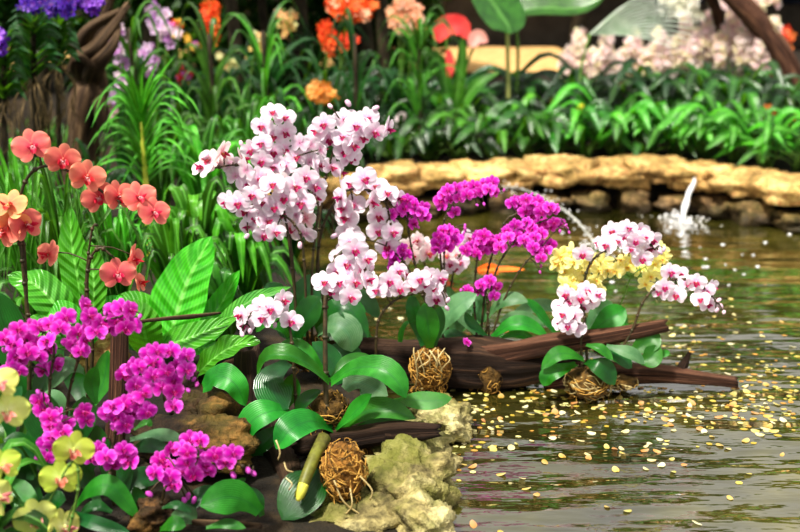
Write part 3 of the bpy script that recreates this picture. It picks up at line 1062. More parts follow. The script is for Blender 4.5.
spike(o3, D3 - .03, [(320, 342), (317, 270), (322, 230), (333, 205), (346, 191), (366, 190), (384, 200), (390, 225), (386, 246)],
      [(364, 179, 5), (387, 193, 10), (353, 205, -10), (372, 201, 70), (378, 216, 10), (378, 231, 5), (348, 233, -5), (387, 246, 5), (352, 241, 20), (341, 197, -50), (398, 198, 60), (347, 218, -30), (392, 232, 40), (352, 184, -30), (375, 186, 10), (344, 208, -40)], 26.5, 'white', rng, [(396, 222), (334, 236)], r=0.0028)
spike(o3, D3 - .05, [(326, 340), (322, 290), (332, 262), (342, 246), (352, 234)], [(348, 262, 0), (358, 266, 20), (347, 250, 10), (340, 257, -20)], 24, 'white', rng, [], r=0.002)

# ------------------------------------------------------------------ small white orchid on the log
D4 = 2.72
rng = random.Random(25)
o4 = orchid('moth_orchid', 'white orchid tied to the log end by straw roots, one dark arching stem', (428, 348), D4)
for pts, w, mt, kw in [
    ([(430, 348), (429, 335, -.01), (427, 318, -.01), (424, 303, 0)], 24, 'leaf', dict(hint=(0, -1, .2), fold=.15)),
    ([(423, 346, .01), (417, 326, .02), (413, 308, .02), (412, 294, .03)], 16, 'leaf_deep', dict(hint=(0, -1, .2))),
    ([(434, 346, .02), (436, 326, .03), (440, 306, .04)], 18, 'leaf_deep', dict(hint=(0, -1, .2))),
    ([(400, 342, .02), (402, 330, .02), (408, 322, .02), (417, 320, .02)], 6, 'leaf', dict(prof=prof_strap)),
]:
    oleaf(o4, D4, pts, w, mt, **kw)
ball(o4, P(430, 368, D4 - .01), px2m(19, D4), px2m(20, D4), rng, ('peat', 'fibre'), 170, light=0.65)
mb = MB()
for k in range(9):
    x0 = 413 + k * 4.2 + U(-2, 2)
    tube(mb, [P(x0, 350 + U(-3, 3), D4 - .045), P(x0 + U(-8, 8), 358 + U(-5, 3), D4 - .066), P(x0 + U(-10, 10), 370 + U(-6, 6), D4 - .058), P(x0 + U(-12, 12), 382 + U(-8, 5), D4 - .045)], U(.0014, .0026), 10, 5)
mb.build('aerial_root', M['root'], o4, o4)
spike(o4, D4 - .03, [(378, 384, .03), (376, 352, .0), (378, 322, .0), (388, 306, .0), (404, 296, .01), (424, 292, .01), (440, 290, .01)],
      [(384, 289, -8), (400, 289, 5), (433, 288, 15), (436, 299, 10), (419, 279, 20), (406, 274, 70), (371, 282, -50), (398, 271, 30), (440, 279, 40), (390, 281, 0), (412, 287, 10), (425, 284, 20), (377, 290, -25), (428, 276, 30)], 23, 'white', rng, [(448, 300), (447, 308)], r=0.0026)

# ------------------------------------------------------------------ magenta orchids on the log
D5 = 2.86
rng = random.Random(35)
o5 = orchid('moth_orchid', 'magenta orchid on the log with many small bright flowers on branching stems', (492, 350), D5)
for pts, w, mt, kw in [
    ([(438, 334, -.04), (446, 318, -.05), (460, 304, -.06), (477, 294, -.06)], 26, 'leaf_pale', dict(fold=.15)),
    ([(488, 316, 0), (500, 303, -.02), (514, 299, -.03), (528, 302, -.04)], 18, 'leaf_pale', dict(fold=.15)),
    ([(558, 337, 0), (545, 321, -.01), (534, 308, -.02), (524, 299, -.03)], 13, 'leaf', dict(fold=.4)),
    ([(492, 338, -.03), (508, 326, -.05), (526, 325, -.06), (548, 336, -.06)], 19, 'leaf', dict(fold=.3)),
    ([(500, 322, .02), (512, 317, .02), (530, 320, .02), (545, 326, .02)], 16, 'leaf_pale', {}),
    ([(482, 322, .02), (480, 306, .03), (478, 290, .04)], 22, 'leaf_pale', dict(hint=(0, -1, .3))),
    ([(488, 338, -.04), (478, 330, -.05), (469, 322, -.05), (465, 312, -.05)], 12, 'leaf_deep', dict(fold=.4)),
    ([(478, 336, .03), (462, 318, .04), (450, 300, .05), (448, 286, .06)], 18, 'leaf_pale', {}),
    ([(500, 338, -.02), (518, 334, -.04), (536, 342, -.05)], 12, 'leaf', dict(fold=.3)),
    ([(498, 336, .04), (522, 312, .06), (548, 306, .08), (572, 318, .08)], 18, 'leaf_pale', {}),
    ([(470, 338, .0), (452, 334, -.01), (440, 340, -.01)], 12, 'leaf_deep', {}),
]:
    oleaf(o5, D5, pts, w, mt, **kw)
ball(o5, P(490, 377, D5 - .11), px2m(11, D5), px2m(17, D5), rng, nroots=46)
MS = dict(size=14.5, pal='magenta', rng=rng, r=0.0022)
spike(o5, D5, [(484, 346), (489, 310), (492, 285), (500, 262), (514, 242), (528, 228), (546, 220), (558, 218)],
      [(500, 239), (507, 230), (515, 225), (508, 237), (516, 235), (522, 230), (516, 242), (524, 240), (532, 229), (541, 233), (535, 237), (545, 223), (554, 222), (550, 227), (528, 244), (561, 224, 40), (500, 247), (538, 224), (527, 222), (530, 236)], buds=[(567, 228), (569, 232), (560, 231)], **MS)
spike(o5, D5 + .02, [(480, 346), (484, 300), (488, 270), (496, 244), (505, 222), (516, 214), (530, 210), (548, 208)],
      [(512, 203), (520, 206), (532, 205), (543, 207), (549, 207), (533, 215), (516, 201), (526, 199), (538, 201), (525, 211), (541, 212), (553, 210, 30)], buds=[(532, 194), (557, 205)], **MS)
spike(o5, D5 - .02, [(488, 348), (504, 300), (520, 270), (532, 256), (540, 250)],
      [(537, 251), (546, 250), (543, 245), (541, 258, 30), (551, 244), (533, 247)], buds=[(541, 266), (540, 272), (558, 255), (566, 225)], **MS)
spike(o5, D5 + .01, [(478, 348), (474, 300), (476, 270), (478, 252), (481, 240)],
      [(478, 236), (484, 235), (481, 240), (488, 237), (471, 253), (479, 247), (484, 251), (492, 249), (477, 254), (486, 244), (473, 246), (491, 243), (466, 250, -30)], buds=[(465, 228), (464, 233)], **MS)
spike(o5, D5 + .0, [(490, 350), (488, 320), (487, 300), (486, 290)],
      [(481, 285), (486, 283), (496, 287, 30), (468, 290, -30), (494, 296, 50), (490, 280), (479, 291)], buds=[(461, 290)], **MS)
o6 = orchid('moth_orchid', 'magenta orchid with an upright arching spray, left of the branching magenta orchid', (450, 352), D5 + .06)
for pts, w, mt, kw in [
    ([(450, 344), (440, 326, 0), (430, 318, 0)], 14, 'leaf_deep', {}),
    ([(452, 344), (462, 322, .02), (472, 310, .03)], 14, 'leaf_pale', {}),
    ([(450, 346, .02), (456, 316, .04), (452, 296, .05)], 16, 'leaf_pale', {}),
]:
    oleaf(o6, D5 + .06, pts, w, mt, **kw)
ball(o6, P(452, 352, D5 + .05), px2m(10, D5), px2m(8, D5), rng, nroots=24)
spike(o6, D5 + .06, [(448, 348), (444, 290), (440, 250), (443, 225), (450, 208), (464, 196), (480, 191), (494, 186)],
      [(440, 201), (449, 200), (448, 190), (456, 188), (465, 186), (474, 186), (482, 191), (489, 189), (492, 182), (477, 193), (459, 198), (467, 195), (454, 212), (494, 192), (444, 195), (485, 183), (471, 192), (442, 206, -30)], buds=[(504, 190), (484, 204), (477, 205)], **MS)
spike(o6, D5 + .03, [(449, 348), (446, 300), (444, 262), (445, 246), (448, 235)],
      [(443, 230), (449, 230), (438, 243), (445, 240), (447, 247), (454, 240), (458, 238), (439, 236), (452, 233), (437, 249, -30)], buds=[(465, 225), (465, 230)], **MS)
spike(o6, D5 - .02, [(449, 350), (436, 320), (420, 282), (412, 250), (408, 226), (408, 212)],
      [(398, 202), (404, 208), (410, 206), (415, 204), (423, 207), (419, 215), (425, 217), (411, 213), (391, 214, -30), (402, 200), (413, 224, 50), (408, 200), (422, 212), (400, 212), (416, 210)], buds=[(394, 220), (418, 227)], **MS)
spike(o6, D5 - .04, [(450, 350), (430, 310), (412, 275), (404, 262), (398, 256)],
      [(400, 255), (406, 254), (393, 264, 30), (388, 254, -30), (392, 268, 40), (402, 249), (395, 259)], buds=[(392, 276)], **MS)

# blurred white orchid behind the magenta ones
D7 = 3.05
rng = random.Random(45)
o7 = orchid('moth_orchid', 'pale white orchid half hidden behind the magenta sprays on the log', (440, 345), D7)
for pts, w, mt, kw in [([(440, 340), (430, 318), (422, 306)], 16, 'leaf_deep', {}), ([(446, 340), (468, 300, .02), (480, 300, .02)], 22, 'leaf_pale', {}), ([(442, 344), (466, 322, .02), (490, 318, .02)], 18, 'leaf', {})]:
    oleaf(o7, D7, pts, w, mt, **kw)
mb = MB()
tube(mb, [P(360, 352, 3.0), P(420, 358, 3.06), P(470, 362, 3.06)], 0.03, 18, 10, rough=.25)
mb.build('rootstock', M['moss'], o7, o7)
spike(o7, D7, [(440, 345), (432, 300), (426, 270), (420, 250), (412, 244)], [(408, 247, -10), (425, 245, 10), (412, 256), (418, 240), (404, 256, -40), (428, 253, 30)], 22, 'blush', rng, [], r=.0022)
spike(o7, D7, [(444, 345), (448, 310), (452, 280), (456, 262), (462, 252)], [(455, 255), (466, 246, 20), (450, 264), (461, 262), (447, 255, -20), (469, 238, 40), (455, 268, 10)], 20, 'blush', rng, [(446, 272)], r=.0022, alt='white')

o_ = bpy.data.objects.new('fallen_flower', FM['magenta'][1])
COL.objects.link(o_)
o_.location = P(467, 342, 2.735)
o_.scale = (.014,) * 3
o_.rotation_euler = (.9, .5, .4)
tag(o_, 'single magenta flower fallen on top of the dark log', 'flower')

# ------------------------------------------------------------------ white orchid at the log's right end
D8 = 2.72
rng = random.Random(55)
o8 = orchid('moth_orchid', 'white orchid at the right end of the log above the water with rounded leaves', (586, 366), D8)
for pts, w, mt, kw in [
    ([(584, 360, -.02), (570, 354, -.04), (556, 355, -.05), (541, 369, -.05)], 18, 'leaf', dict(fold=.15)),
    ([(576, 364, -.02), (560, 370, -.05), (548, 376, -.05), (543, 386, -.05)], 20, 'leaf', {}),
    ([(586, 362, -.03), (596, 364, -.06), (607, 372, -.07), (615, 385, -.07)], 25, 'leaf_deep', dict(fold=.1)),
    ([(586, 345, -.04), (600, 349, -.06), (613, 360, -.07)], 12, 'leaf', dict(fold=.3)),
    ([(606, 346, -.03), (620, 350, -.05), (634, 355, -.06), (645, 364, -.06)], 16, 'leaf_pale', dict(fold=.15)),
    ([(632, 352, -.01), (642, 345, -.01), (652, 338, -.01), (659, 333, 0)], 25, 'leaf', dict(hint=(0, -1, .4))),
    ([(640, 362, -.03), (650, 358, -.03), (660, 346, -.02)], 22, 'leaf', dict(hint=(0, -1, .4))),
    ([(658, 358, 0), (664, 354, 0), (670, 352, 0)], 9, 'leaf', {}),
    ([(592, 332, .04), (604, 322, .04), (616, 315, .04), (626, 309, .05)], 26, 'leaf', dict(hint=(0, -1, .4))),
    ([(588, 330, .06), (596, 316, .07), (606, 307, .08), (612, 302, .08)], 24, 'leaf_pale', dict(hint=(0, -1, .4))),
    ([(584, 332, .05), (574, 328, .06), (564, 332, .07)], 12, 'leaf', {}),
    ([(600, 350, -.01), (618, 356, -.02), (632, 368, -.02)], 20, 'leaf_deep', {}),
    ([(590, 342, .06), (612, 330, .08), (632, 326, .08)], 14, 'leaf', {}),
]:
    oleaf(o8, D8, pts, w, mt, **kw)
ball(o8, P(588, 382, D8 - .01), px2m(23, D8), px2m(16, D8), rng, nroots=70, light=.3)
ball(o8, P(622, 382, D8 + .01), px2m(15, D8), px2m(7, D8), rng, nroots=30, light=.3)
spike(o8, D8, [(583, 372), (581, 345), (583, 326, -.01), (584, 312, 0), (576, 300, .01), (566, 300, 0)],
      [(580, 298, 5), (561, 306, -25), (573, 315), (561, 323, -15), (575, 328, 5), (597, 295, 30), (567, 294, -10), (582, 307, 10), (570, 301, -5), (590, 300, 15), (563, 314, -20), (587, 290, 20), (568, 326, -10)], 22, 'white', rng, [(602, 292)], r=.0024)
spike(o8, D8 + .02, [(588, 372), (585, 330), (584, 290), (588, 268), (598, 255), (612, 248), (630, 242), (646, 240), (655, 250)],
      [(607, 245, -10), (631, 249, 5), (644, 237, 15), (650, 249, 15), (626, 237), (642, 259, 10), (612, 231, -10), (628, 228, 20), (639, 231, 15), (600, 243, -50), (583, 254, -5), (618, 241, 0), (636, 241, 0), (652, 240, 35)], 21, 'white', rng, [(664, 249), (660, 252)], r=.0026)
spike(o8, D8 - .01, [(618, 356), (633, 328), (641, 306), (650, 293), (664, 282), (682, 279), (698, 284), (712, 296), (718, 304)],
      [(665, 287, 0), (676, 295, 5), (679, 274, 20), (670, 272, 10), (705, 291, 10), (708, 304, 15), (696, 282, 10), (712, 287, 55), (700, 299, 5), (660, 292, -25), (687, 283, 10)], 21, 'white', rng, [(719, 300), (724, 312), (721, 306), (717, 310)], r=.0024)
o9 = orchid('moth_orchid', 'yellow orchid with star shaped flowers, behind the white flowers over the water', (606, 344), D8 + .12)
oleaf(o9, D8 + .12, [(606, 342), (616, 326, .02), (628, 318, .03)], 16, 'leaf')
oleaf(o9, D8 + .12, [(604, 342), (596, 326, .02), (582, 320, .03)], 16, 'leaf_pale')
ball(o9, P(606, 346, D8 + .1), px2m(14, D8), px2m(10, D8), rng, nroots=20)
spike(o9, D8 + .1, [(606, 344), (600, 316), (592, 292), (582, 275), (570, 268)],
      [(558, 264, -30), (573, 262), (590, 260), (573, 279), (580, 281), (599, 270, 30), (590, 266), (565, 271), (583, 272), (561, 256), (571, 252), (596, 280, 30), (603, 262, 30), (580, 290), (568, 284), (607, 270, 40), (594, 290)], 22, 'yellow', rng, [(552, 268)], r=.002, mat='stem_green')
spike(o9, D8 + .1, [(608, 344), (616, 316), (624, 296), (632, 276), (646, 266)],
      [(627, 267), (654, 264, 20), (650, 276, 20), (615, 271, -20), (662, 259, 30), (640, 268), (632, 260), (645, 257), (656, 272, 20), (646, 284), (660, 250), (622, 260)], 21, 'yellow', rng, [(664, 246), (668, 256)], r=.002, mat='stem_green')

# ------------------------------------------------------------------ left magenta orchids
D10 = 2.02
rng = random.Random(65)
MB_ = dict(size=22, pal='magenta', rng=rng, r=.0022)
o10 = orchid('moth_orchid', 'magenta orchid along the left edge with a wide row of flowers below salmon blooms', (60, 470), D10)
for pts, w, mt, kw in [
    ([(84, 372, .05), (72, 366, .03), (60, 372, .02), (48, 390, 0)], 26, 'leaf_pale', {}),
    ([(96, 404, .05), (92, 385, .06), (96, 366, .06)], 18, 'leaf', dict(hint=(0, -1, .2))),
    ([(60, 460), (44, 420, .02), (28, 390, .03)], 40, 'leaf_deep', {}),
    ([(70, 460), (84, 420, .02), (84, 396, .03)], 30, 'leaf_deep', {}),
    ([(55, 470), (20, 446, 0), (4, 440, 0)], 26, 'leaf_deep', {}),
]:
    oleaf(o10, D10, pts, w, mt, **kw)
spike(o10, D10, [(58, 470), (50, 420), (50, 380), (54, 350), (46, 334), (28, 330), (8, 338)],
      [(6, 338, -30), (19, 329, -10), (31, 328), (38, 327), (51, 324), (66, 317, 10), (60, 328), (39, 344), (32, 346), (47, 341), (24, 340), (14, 344), (18, 360), (9, 370, -20), (19, 371), (14, 356), (38, 356), (44, 370), (55, 366, 40), (48, 350), (28, 352)], buds=[(62, 360), (4, 350)], **MB_)
spike(o10, D10 + .02, [(64, 470), (68, 400), (78, 360), (84, 335), (100, 322), (122, 316)],
      [(85, 305, 60), (90, 328), (109, 328), (101, 324), (114, 310), (130, 310), (122, 308), (132, 326), (125, 328), (75, 345), (70, 343), (81, 351), (84, 340, 60), (96, 332), (118, 320), (78, 333, 20), (89, 316, 50)], buds=[(105, 313), (140, 316)], **MB_)
spike(o10, D10 - .03, [(66, 470), (62, 440), (52, 415), (44, 402)],
      [(40, 400), (43, 409), (50, 417), (58, 415), (66, 424), (52, 426), (86, 420, 40), (47, 443), (54, 447), (45, 458), (62, 432), (83, 412, 40), (52, 437)], buds=[(38, 392), (72, 434)], **MB_)
D11 = 2.0
o11 = orchid('moth_orchid', 'magenta orchid with a tall dense spray in front of the brown post', (118, 500), D11)
for pts, w, mt, kw in [
    ([(76, 506, -.04), (90, 490, -.07), (112, 487, -.08), (140, 520, -.08)], 24, 'leaf', dict(fold=.1)),
    ([(72, 512, -.04), (90, 522, -.08), (130, 532, -.1)], 16, 'leaf_deep', {}),
    ([(130, 440, .02), (150, 436, .02), (168, 436, .02), (184, 440, .02)], 16, 'leaf_pale', {}),
    ([(130, 452, .02), (146, 446, .0), (172, 450, .0)], 18, 'leaf_deep', {}),
    ([(124, 500), (118, 470, .03), (100, 440, .04)], 34, 'leaf_deep', {}),
    ([(120, 500), (140, 480, .03), (160, 476, .05)], 28, 'leaf_deep', {}),
    ([(90, 470, .02), (100, 450, .03), (96, 425, .04)], 22, 'leaf_deep', {}),
]:
    oleaf(o11, D11, pts, w, mt, **kw)
spike(o11, D11, [(116, 500), (114, 450), (120, 410), (136, 384), (152, 364), (170, 356), (186, 362)],
      [(157, 351), (171, 351), (186, 356, 20), (150, 353), (177, 367, 20), (135, 367), (130, 368), (124, 375), (174, 380), (142, 386), (161, 388), (174, 391), (174, 406), (139, 368), (152, 376), (166, 372), (186, 370, 40), (155, 362)], buds=[(188, 377), (188, 390), (197, 384), (194, 379)], **MB_)
spike(o11, D11 - .03, [(114, 500), (112, 460), (116, 430), (124, 408), (134, 392)],
      [(113, 407), (124, 405), (132, 414), (117, 417), (122, 426), (143, 394), (141, 411), (126, 403), (141, 407), (125, 424), (147, 412, 20), (135, 385), (134, 400), (108, 412, -20)], buds=[(106, 420)], **MB_)
spike(o11, D11 - .05, [(114, 505), (110, 480), (112, 462), (114, 452)],
      [(98, 449), (92, 458, -20), (118, 456), (130, 462), (124, 449), (113, 464), (106, 457), (127, 455)], buds=[(92, 444), (104, 440)], **MB_)
D12 = 1.93
o12 = orchid('moth_orchid', 'low magenta orchid in front of the ochre boulder with a heart-shaped leaf', (165, 525), D12)
for pts, w, mt, kw in [
    ([(260, 512, -.01), (244, 500, -.02), (224, 497, -.03), (200, 506, -.04)], 38, 'leaf', dict(fold=.05, hint=(0, -1, .35))),
    ([(262, 516, .0), (256, 500, .0), (244, 488, .0)], 18, 'leaf_deep', dict(fold=.1)),
    ([(162, 508, -.02), (176, 505, -.03), (192, 512, -.03)], 10, 'leaf_deep', {}),
    ([(160, 530, -.03), (172, 524, -.05), (186, 526, -.05)], 18, 'leaf', {}),
    ([(166, 524, .0), (184, 514, .0), (196, 522, .0)], 22, 'leaf_pale', {}),
    ([(220, 500, .02), (232, 490, .02), (246, 478, .02)], 14, 'leaf_deep', {}),
]:
    oleaf(o12, D12, pts, w, mt, **kw)
spike(o12, D12, [(160, 525), (162, 500), (170, 478), (184, 462), (206, 456), (230, 460), (252, 472)],
      [(190, 439), (200, 440), (181, 449), (171, 449), (160, 460), (197, 456), (215, 455), (223, 455), (233, 453, 20), (168, 466), (155, 473), (170, 477), (194, 475), (208, 471), (210, 457), (173, 485), (180, 471), (186, 462), (204, 466), (226, 462), (188, 452)], buds=[(253, 473), (248, 470), (233, 475), (188, 496), (194, 500), (184, 500), (149, 494)], bud_size=.009, **MB_)

# ------------------------------------------------------------------ salmon orchids
D13 = 2.3
oc = [
    (o10, D10, [([(40, 500), (24, 470, .02), (10, 452, .04)], 26, 'leaf_deep'), ([(30, 480), (36, 440, .04), (48, 415, .05)], 24, 'leaf_deep'), ([(70, 420, .08), (56, 400, .08), (40, 396, .08)], 20, 'leaf_pale'), ([(12, 440, .06), (10, 410, .07), (22, 386, .08)], 24, 'leaf_deep')]),
    (o11, D11, [([(100, 505), (84, 474, .03), (76, 452, .04)], 22, 'leaf_deep'), ([(126, 502, .02), (136, 500, .02), (148, 486, .03)], 16, 'leaf_deep'), ([(134, 430, .08), (146, 422, .08), (152, 426, .08)], 9, 'leaf'), ([(112, 512, -.02), (96, 506, -.02), (80, 514, -.02)], 14, 'leaf_deep')]),
    (o12, D12, [([(178, 518), (196, 500, .03), (214, 486, .04)], 20, 'leaf_deep'), ([(150, 520), (140, 500, .02), (134, 486, .02)], 14, 'leaf_deep'), ([(206, 528, -.02), (226, 524, -.03), (246, 528, -.03)], 12, 'leaf')]),
]
for o_, d_, L_ in oc:
    for pts, w, mt in L_:
        oleaf(o_, d_, pts, w, mt)
rng = random.Random(75)
o13 = orchid('moth_orchid', 'salmon pink orchid on dark stems at the left edge, flowers in an arching row', (26, 420), D13)
for pts, w, mt, kw in [
    ([(30, 410), (12, 350, 0), (2, 318, 0), (-6, 290, 0)], 42, 'leaf_deep', {}),
    ([(30, 410), (50, 370, .05), (64, 350, .06)], 30, 'leaf_deep', {}),
]:
    oleaf(o13, D13, pts, w, mt, **kw)
spike(o13, D13, [(30, 420), (27, 320), (24, 250), (18, 215), (26, 180), (46, 166), (80, 176), (112, 198), (150, 212)],
      [(32, 146, -10), (63, 160, 5), (87, 177, 5), (98, 197, 0), (119, 196, 10), (139, 197, 20), (154, 212, 30)], 38, 'salmon', rng, [], r=.003, spread=.02)
spike(o13, D13 - .03, [(28, 420), (30, 340), (24, 280), (20, 245), (12, 220)],
      [(9, 205, -15), (12, 224, 0), (26, 224, 40), (2, 232, -20)], 38, 'salmon', rng, [], r=.003, alt='apricot', spread=.02)
o14 = orchid('moth_orchid', 'single stemmed salmon orchid with one open bloom beside the big ribbed leaf', (88, 420), D13 - .02)
oleaf(o14, D13, [(90, 410), (104, 380, .03), (108, 350, .05)], 24, 'leaf')
oleaf(o14, D13, [(88, 414), (76, 380, .05), (74, 360, .05)], 24, 'leaf_deep')
spike(o14, D13 - .02, [(90, 420), (92, 340), (87, 290), (90, 260), (100, 248), (112, 256)], [(118, 274, 5)], 40, 'salmon', rng, [], r=.003, spread=.005)
spike(o14, D13 + .02, [(88, 420), (86, 330), (86, 280), (92, 230), (98, 225)], [(134, 258, 75), (140, 282, 80), (48, 254, -60)], 30, 'salmon', rng, [], r=.0022, spread=.005)

# ------------------------------------------------------------------ foreground green orchids
D15 = 1.8
rng = random.Random(85)
o15 = orchid('moth_orchid', 'yellow green orchid in the lower left corner, nearest the viewer', (20, 600), D15)
oleaf(o15, D15, [(50, 580), (24, 500, .1), (0, 486, .12)], 30, 'leaf')
oleaf(o15, D15, [(20, 590), (50, 510, .1), (66, 500, .1)], 30, 'leaf_deep')
oleaf(o15, D15, [(20, 590), (-10, 540, .1), (-40, 520, .1)], 30, 'leaf_deep')
spike(o15, D15, [(46, 600), (66, 540), (78, 490), (76, 462), (66, 470), (50, 500)],
      [(73, 450, 25), (60, 478, 10), (36, 518, 5), (64, 528, 50)], 46, 'green', rng, [], r=.002, mat='stem_green', spread=.01, alt='palegreen')
spike(o15, D15 - .04, [(10, 600), (-4, 520), (-10, 450), (-4, 400)], [(6, 412, 10), (2, 466, 15), (-2, 384, 20), (0, 498, 60)], 44, 'palegreen', rng, [], r=.002, mat='stem_green', spread=.01, alt='green')


# ------------------------------------------------------------------ background planting generators
def at(px, d):
    """ground point below photograph column px at distance d"""
    x = (px - 400) / F * (d / CP) * 0.985
    return Vector((x, d, gz(x, d)))


def ztop(px, py, d):
    return P(px, py, d).z


def strap_plant(label, px, d, top, n, spread, w, mat, name='strap_leaf_plant', group=None, arch=1.0, stem=0.0, rng=None, cat='plant', base=None):
    rng = rng or RND
    b = base or at(px, d)
    H = max(0.12, ztop(px, top, d) - b.z)
    root = thing(name, label, cat, b, group)
    mb = MB()
    c0 = b + Vector((0, 0, H * stem))
    Hs = H * (1 - stem)
    for i in range(n):
        a = i * 2.4 + rng.uniform(-.4, .4)
        f = rng.uniform(0.35, 1.0)
        dr = Vector((math.cos(a), math.sin(a) * 0.8, 0))
        L = spread * f
        z0 = c0 - Vector((0, 0, 1)) * (H * stem * rng.random() * 0.8)
        hi = Hs * rng.uniform(0.7, 1.05) * (1.15 - 0.45 * f)
        tipz = hi * (1 - 0.55 * arch * f) * rng.uniform(.7, 1.0)
        pts = [z0, z0 + dr * L * 0.28 + Vector((0, 0, hi * 0.72)), z0 + dr * L * 0.66 + Vector((0, 0, hi * 0.98)), z0 + dr * L + Vector((0, 0, tipz))]
        leaf(mb, pts, w * rng.uniform(.8, 1.2) / 2, prof_strap, (0, -.5, .85), 0.35, 10, tone=rng.choice([.3, .5, .7, .9, 1.1, 1.25]))
    mb.build('foliage', M[mat], root, root)
    if stem:
        mb = MB()
        tube(mb, [b - Vector((0, 0, .03)), b + Vector((0.01, 0, H * stem * .5)), c0 + Vector((0, 0, Hs * .3))], 0.010, 10, 8)
        mb.build('stem', M['trunk' if stem > .3 else 'stem_green'], root, root)
    return root


def broad_plant(label, px, d, top, n, L, W, mat, name='broad_leaf_plant', group=None, rng=None, up=0.6, cat='plant'):
    rng = rng or RND
    b = at(px, d)
    H = max(0.12, ztop(px, top, d) - b.z)
    root = thing(name, label, cat, b, group)
    mb, ms = MB(), MB()
    for i in range(n):
        a = i * 2.4 + rng.uniform(-.5, .5)
        dr = Vector((math.cos(a), math.sin(a) * 0.8, 0))
        h = H * rng.uniform(0.3, 0.95)
        q0 = b + Vector((rng.uniform(-.03, .03), rng.uniform(-.03, .03), 0))
        q1 = q0 + dr * L * rng.uniform(.15, .5) + Vector((0, 0, h * 0.75))
        l = L * rng.uniform(.7, 1.15)
        u = up * rng.uniform(0.2, 1.3)
        q2 = q1 + dr * l * 0.5 + Vector((0, 0, l * 0.35 * u))
        q3 = q1 + dr * l * 0.95 + Vector((0, 0, l * (0.3 * u - 0.25)))
        tube(ms, [q0, (q0 + q1) / 2 + Vector((0, 0, .02)), q1], 0.004, 6, 4)
        leaf(mb, [q1, q2, q3], W * rng.uniform(.8, 1.2) / 2, prof_blade, (dr.x * -.3, -.4, .85), 0.18, 9, 0, 0.06, rng.uniform(0, 6), tone=rng.choice([.3, .55, .8, 1.0, 1.2]))
    mb.build('foliage', M[mat], root, root)
    ms.build('stems', M['stem_green'], root, root)
    return root


def blossoms(mb, c, r, n, size, cols, rng):
    for _ in range(n):
        while True:
            q = Vector((rng.uniform(-1, 1), rng.uniform(-1, 1), rng.uniform(-1, 1)))
            if q.length < 1:
                break
        p = c + Vector((q.x * r[0], q.y * r[1], q.z * r[2]))
        nrm = Vector((rng.gauss(0, .5), -1, rng.gauss(.3, .5))).normalized()
        x = nrm.cross(Vector((0, 0, 1))).normalized()
        y = x.cross(nrm)
        col = lin(rng.choice(cols))
        a0 = rng.uniform(0, 6.28)
        s = size * rng.uniform(.7, 1.25)
        vs, fs, cs = [p - nrm * s * .15], [], [mixc(col, (0.6, 0.05, 0.15), .25)]
        for k in range(5):
            a = a0 + k * 1.2566
            e = lambda t, rr: p + (x * math.cos(a + t) + y * math.sin(a + t)) * s * rr + nrm * s * .12 * rr
            i0 = len(vs)
            vs += [e(-.5, .62), e(-.25, .98), e(.25, .98), e(.5, .62)]
            cs += [col] * 4
            fs += [(0, i0, i0 + 1, i0 + 2, i0 + 3)]
        mb.add(vs, fs, None, cs)


def spray_plant(label, px, d, sprays, cols, name='spray_orchid', group=None, rng=None, size=.014, leafmat='strap_dark', nl=7, cat='orchid', leaf_top=None, dens=1.0):
    """distant flowering plant: sprays = (px, py, half w, half h) clusters of small blossoms on their own stems"""
    rng = rng or RND
    b = at(px, d)
    root = thing(name, label, cat, b, group)
    if nl:
        mb = MB()
        lt = (ztop(px, leaf_top, d) - b.z) if leaf_top else 0.25
        for i in range(nl):
            a = i * 2.4
            dr = Vector((math.cos(a), math.sin(a), 0))
            L = rng.uniform(.10, .2)
            leaf(mb, [b, b + dr * L * .4 + Vector((0, 0, lt * .8)), b + dr * L + Vector((0, 0, lt * rng.uniform(.4, .9)))], .014, prof_strap, (0, -.5, .85), .3, 9)
        mb.build('foliage', M[leafmat], root, root)
    for (sx, sy, hw, hh) in sprays:
        c = P(sx, sy, d)
        ms = MB()
        tube(ms, [b, b.lerp(c, .5) + Vector((0, 0, .06)), c + Vector((0, 0, px2m(hh, d) * .8))], .0035, 10, 5)
        st = ms.build('flower_stem', M['stem_green'], root, root)
        mb = MB()
        nn = int(max(8, hw * hh * 0.16 * dens))
        blossoms(mb, c, (px2m(hw, d), px2m(min(hw, hh), d) * .8, px2m(hh, d)), nn, size, cols, rng)
        mb.build('blossoms', M['petal'], st, root)
    return root


def tree(label, px, d, trunk_pts, rad, crown, mat='tree_leaf', name='tree', nleaf=1500, rng=None, lsize=.05, tm='trunk', cat='tree'):
    """trunk through photograph points; crown = list of (centre, radii)"""
    rng = rng or RND
    b = at(px, d)
    root = thing(name, label, cat, b)
    pts = [b - Vector((0, 0, .05))] + trunk_pts
    mb = MB()
    tube(mb, pts, lambda t: rad * (1.15 - .5 * t), 24, 10, rough=.18, seed=px)
    tk = mb.build('trunk', M[tm], root, root)
    ms = MB()
    for (c, r) in crown:
        tube(ms, [pts[-1] - Vector((0, 0, .1)), (pts[-1] + c) / 2 + Vector((0, 0, .05)), c], rad * .35, 8, 6)
    ms.build('branches', M[tm], tk, root)
    mb = MB()
    for (c, r) in crown:
        leafcloud(mb, c, r, nleaf // len(crown), lsize, rng)
    mb.build('foliage', M[mat], root, root)
    return root


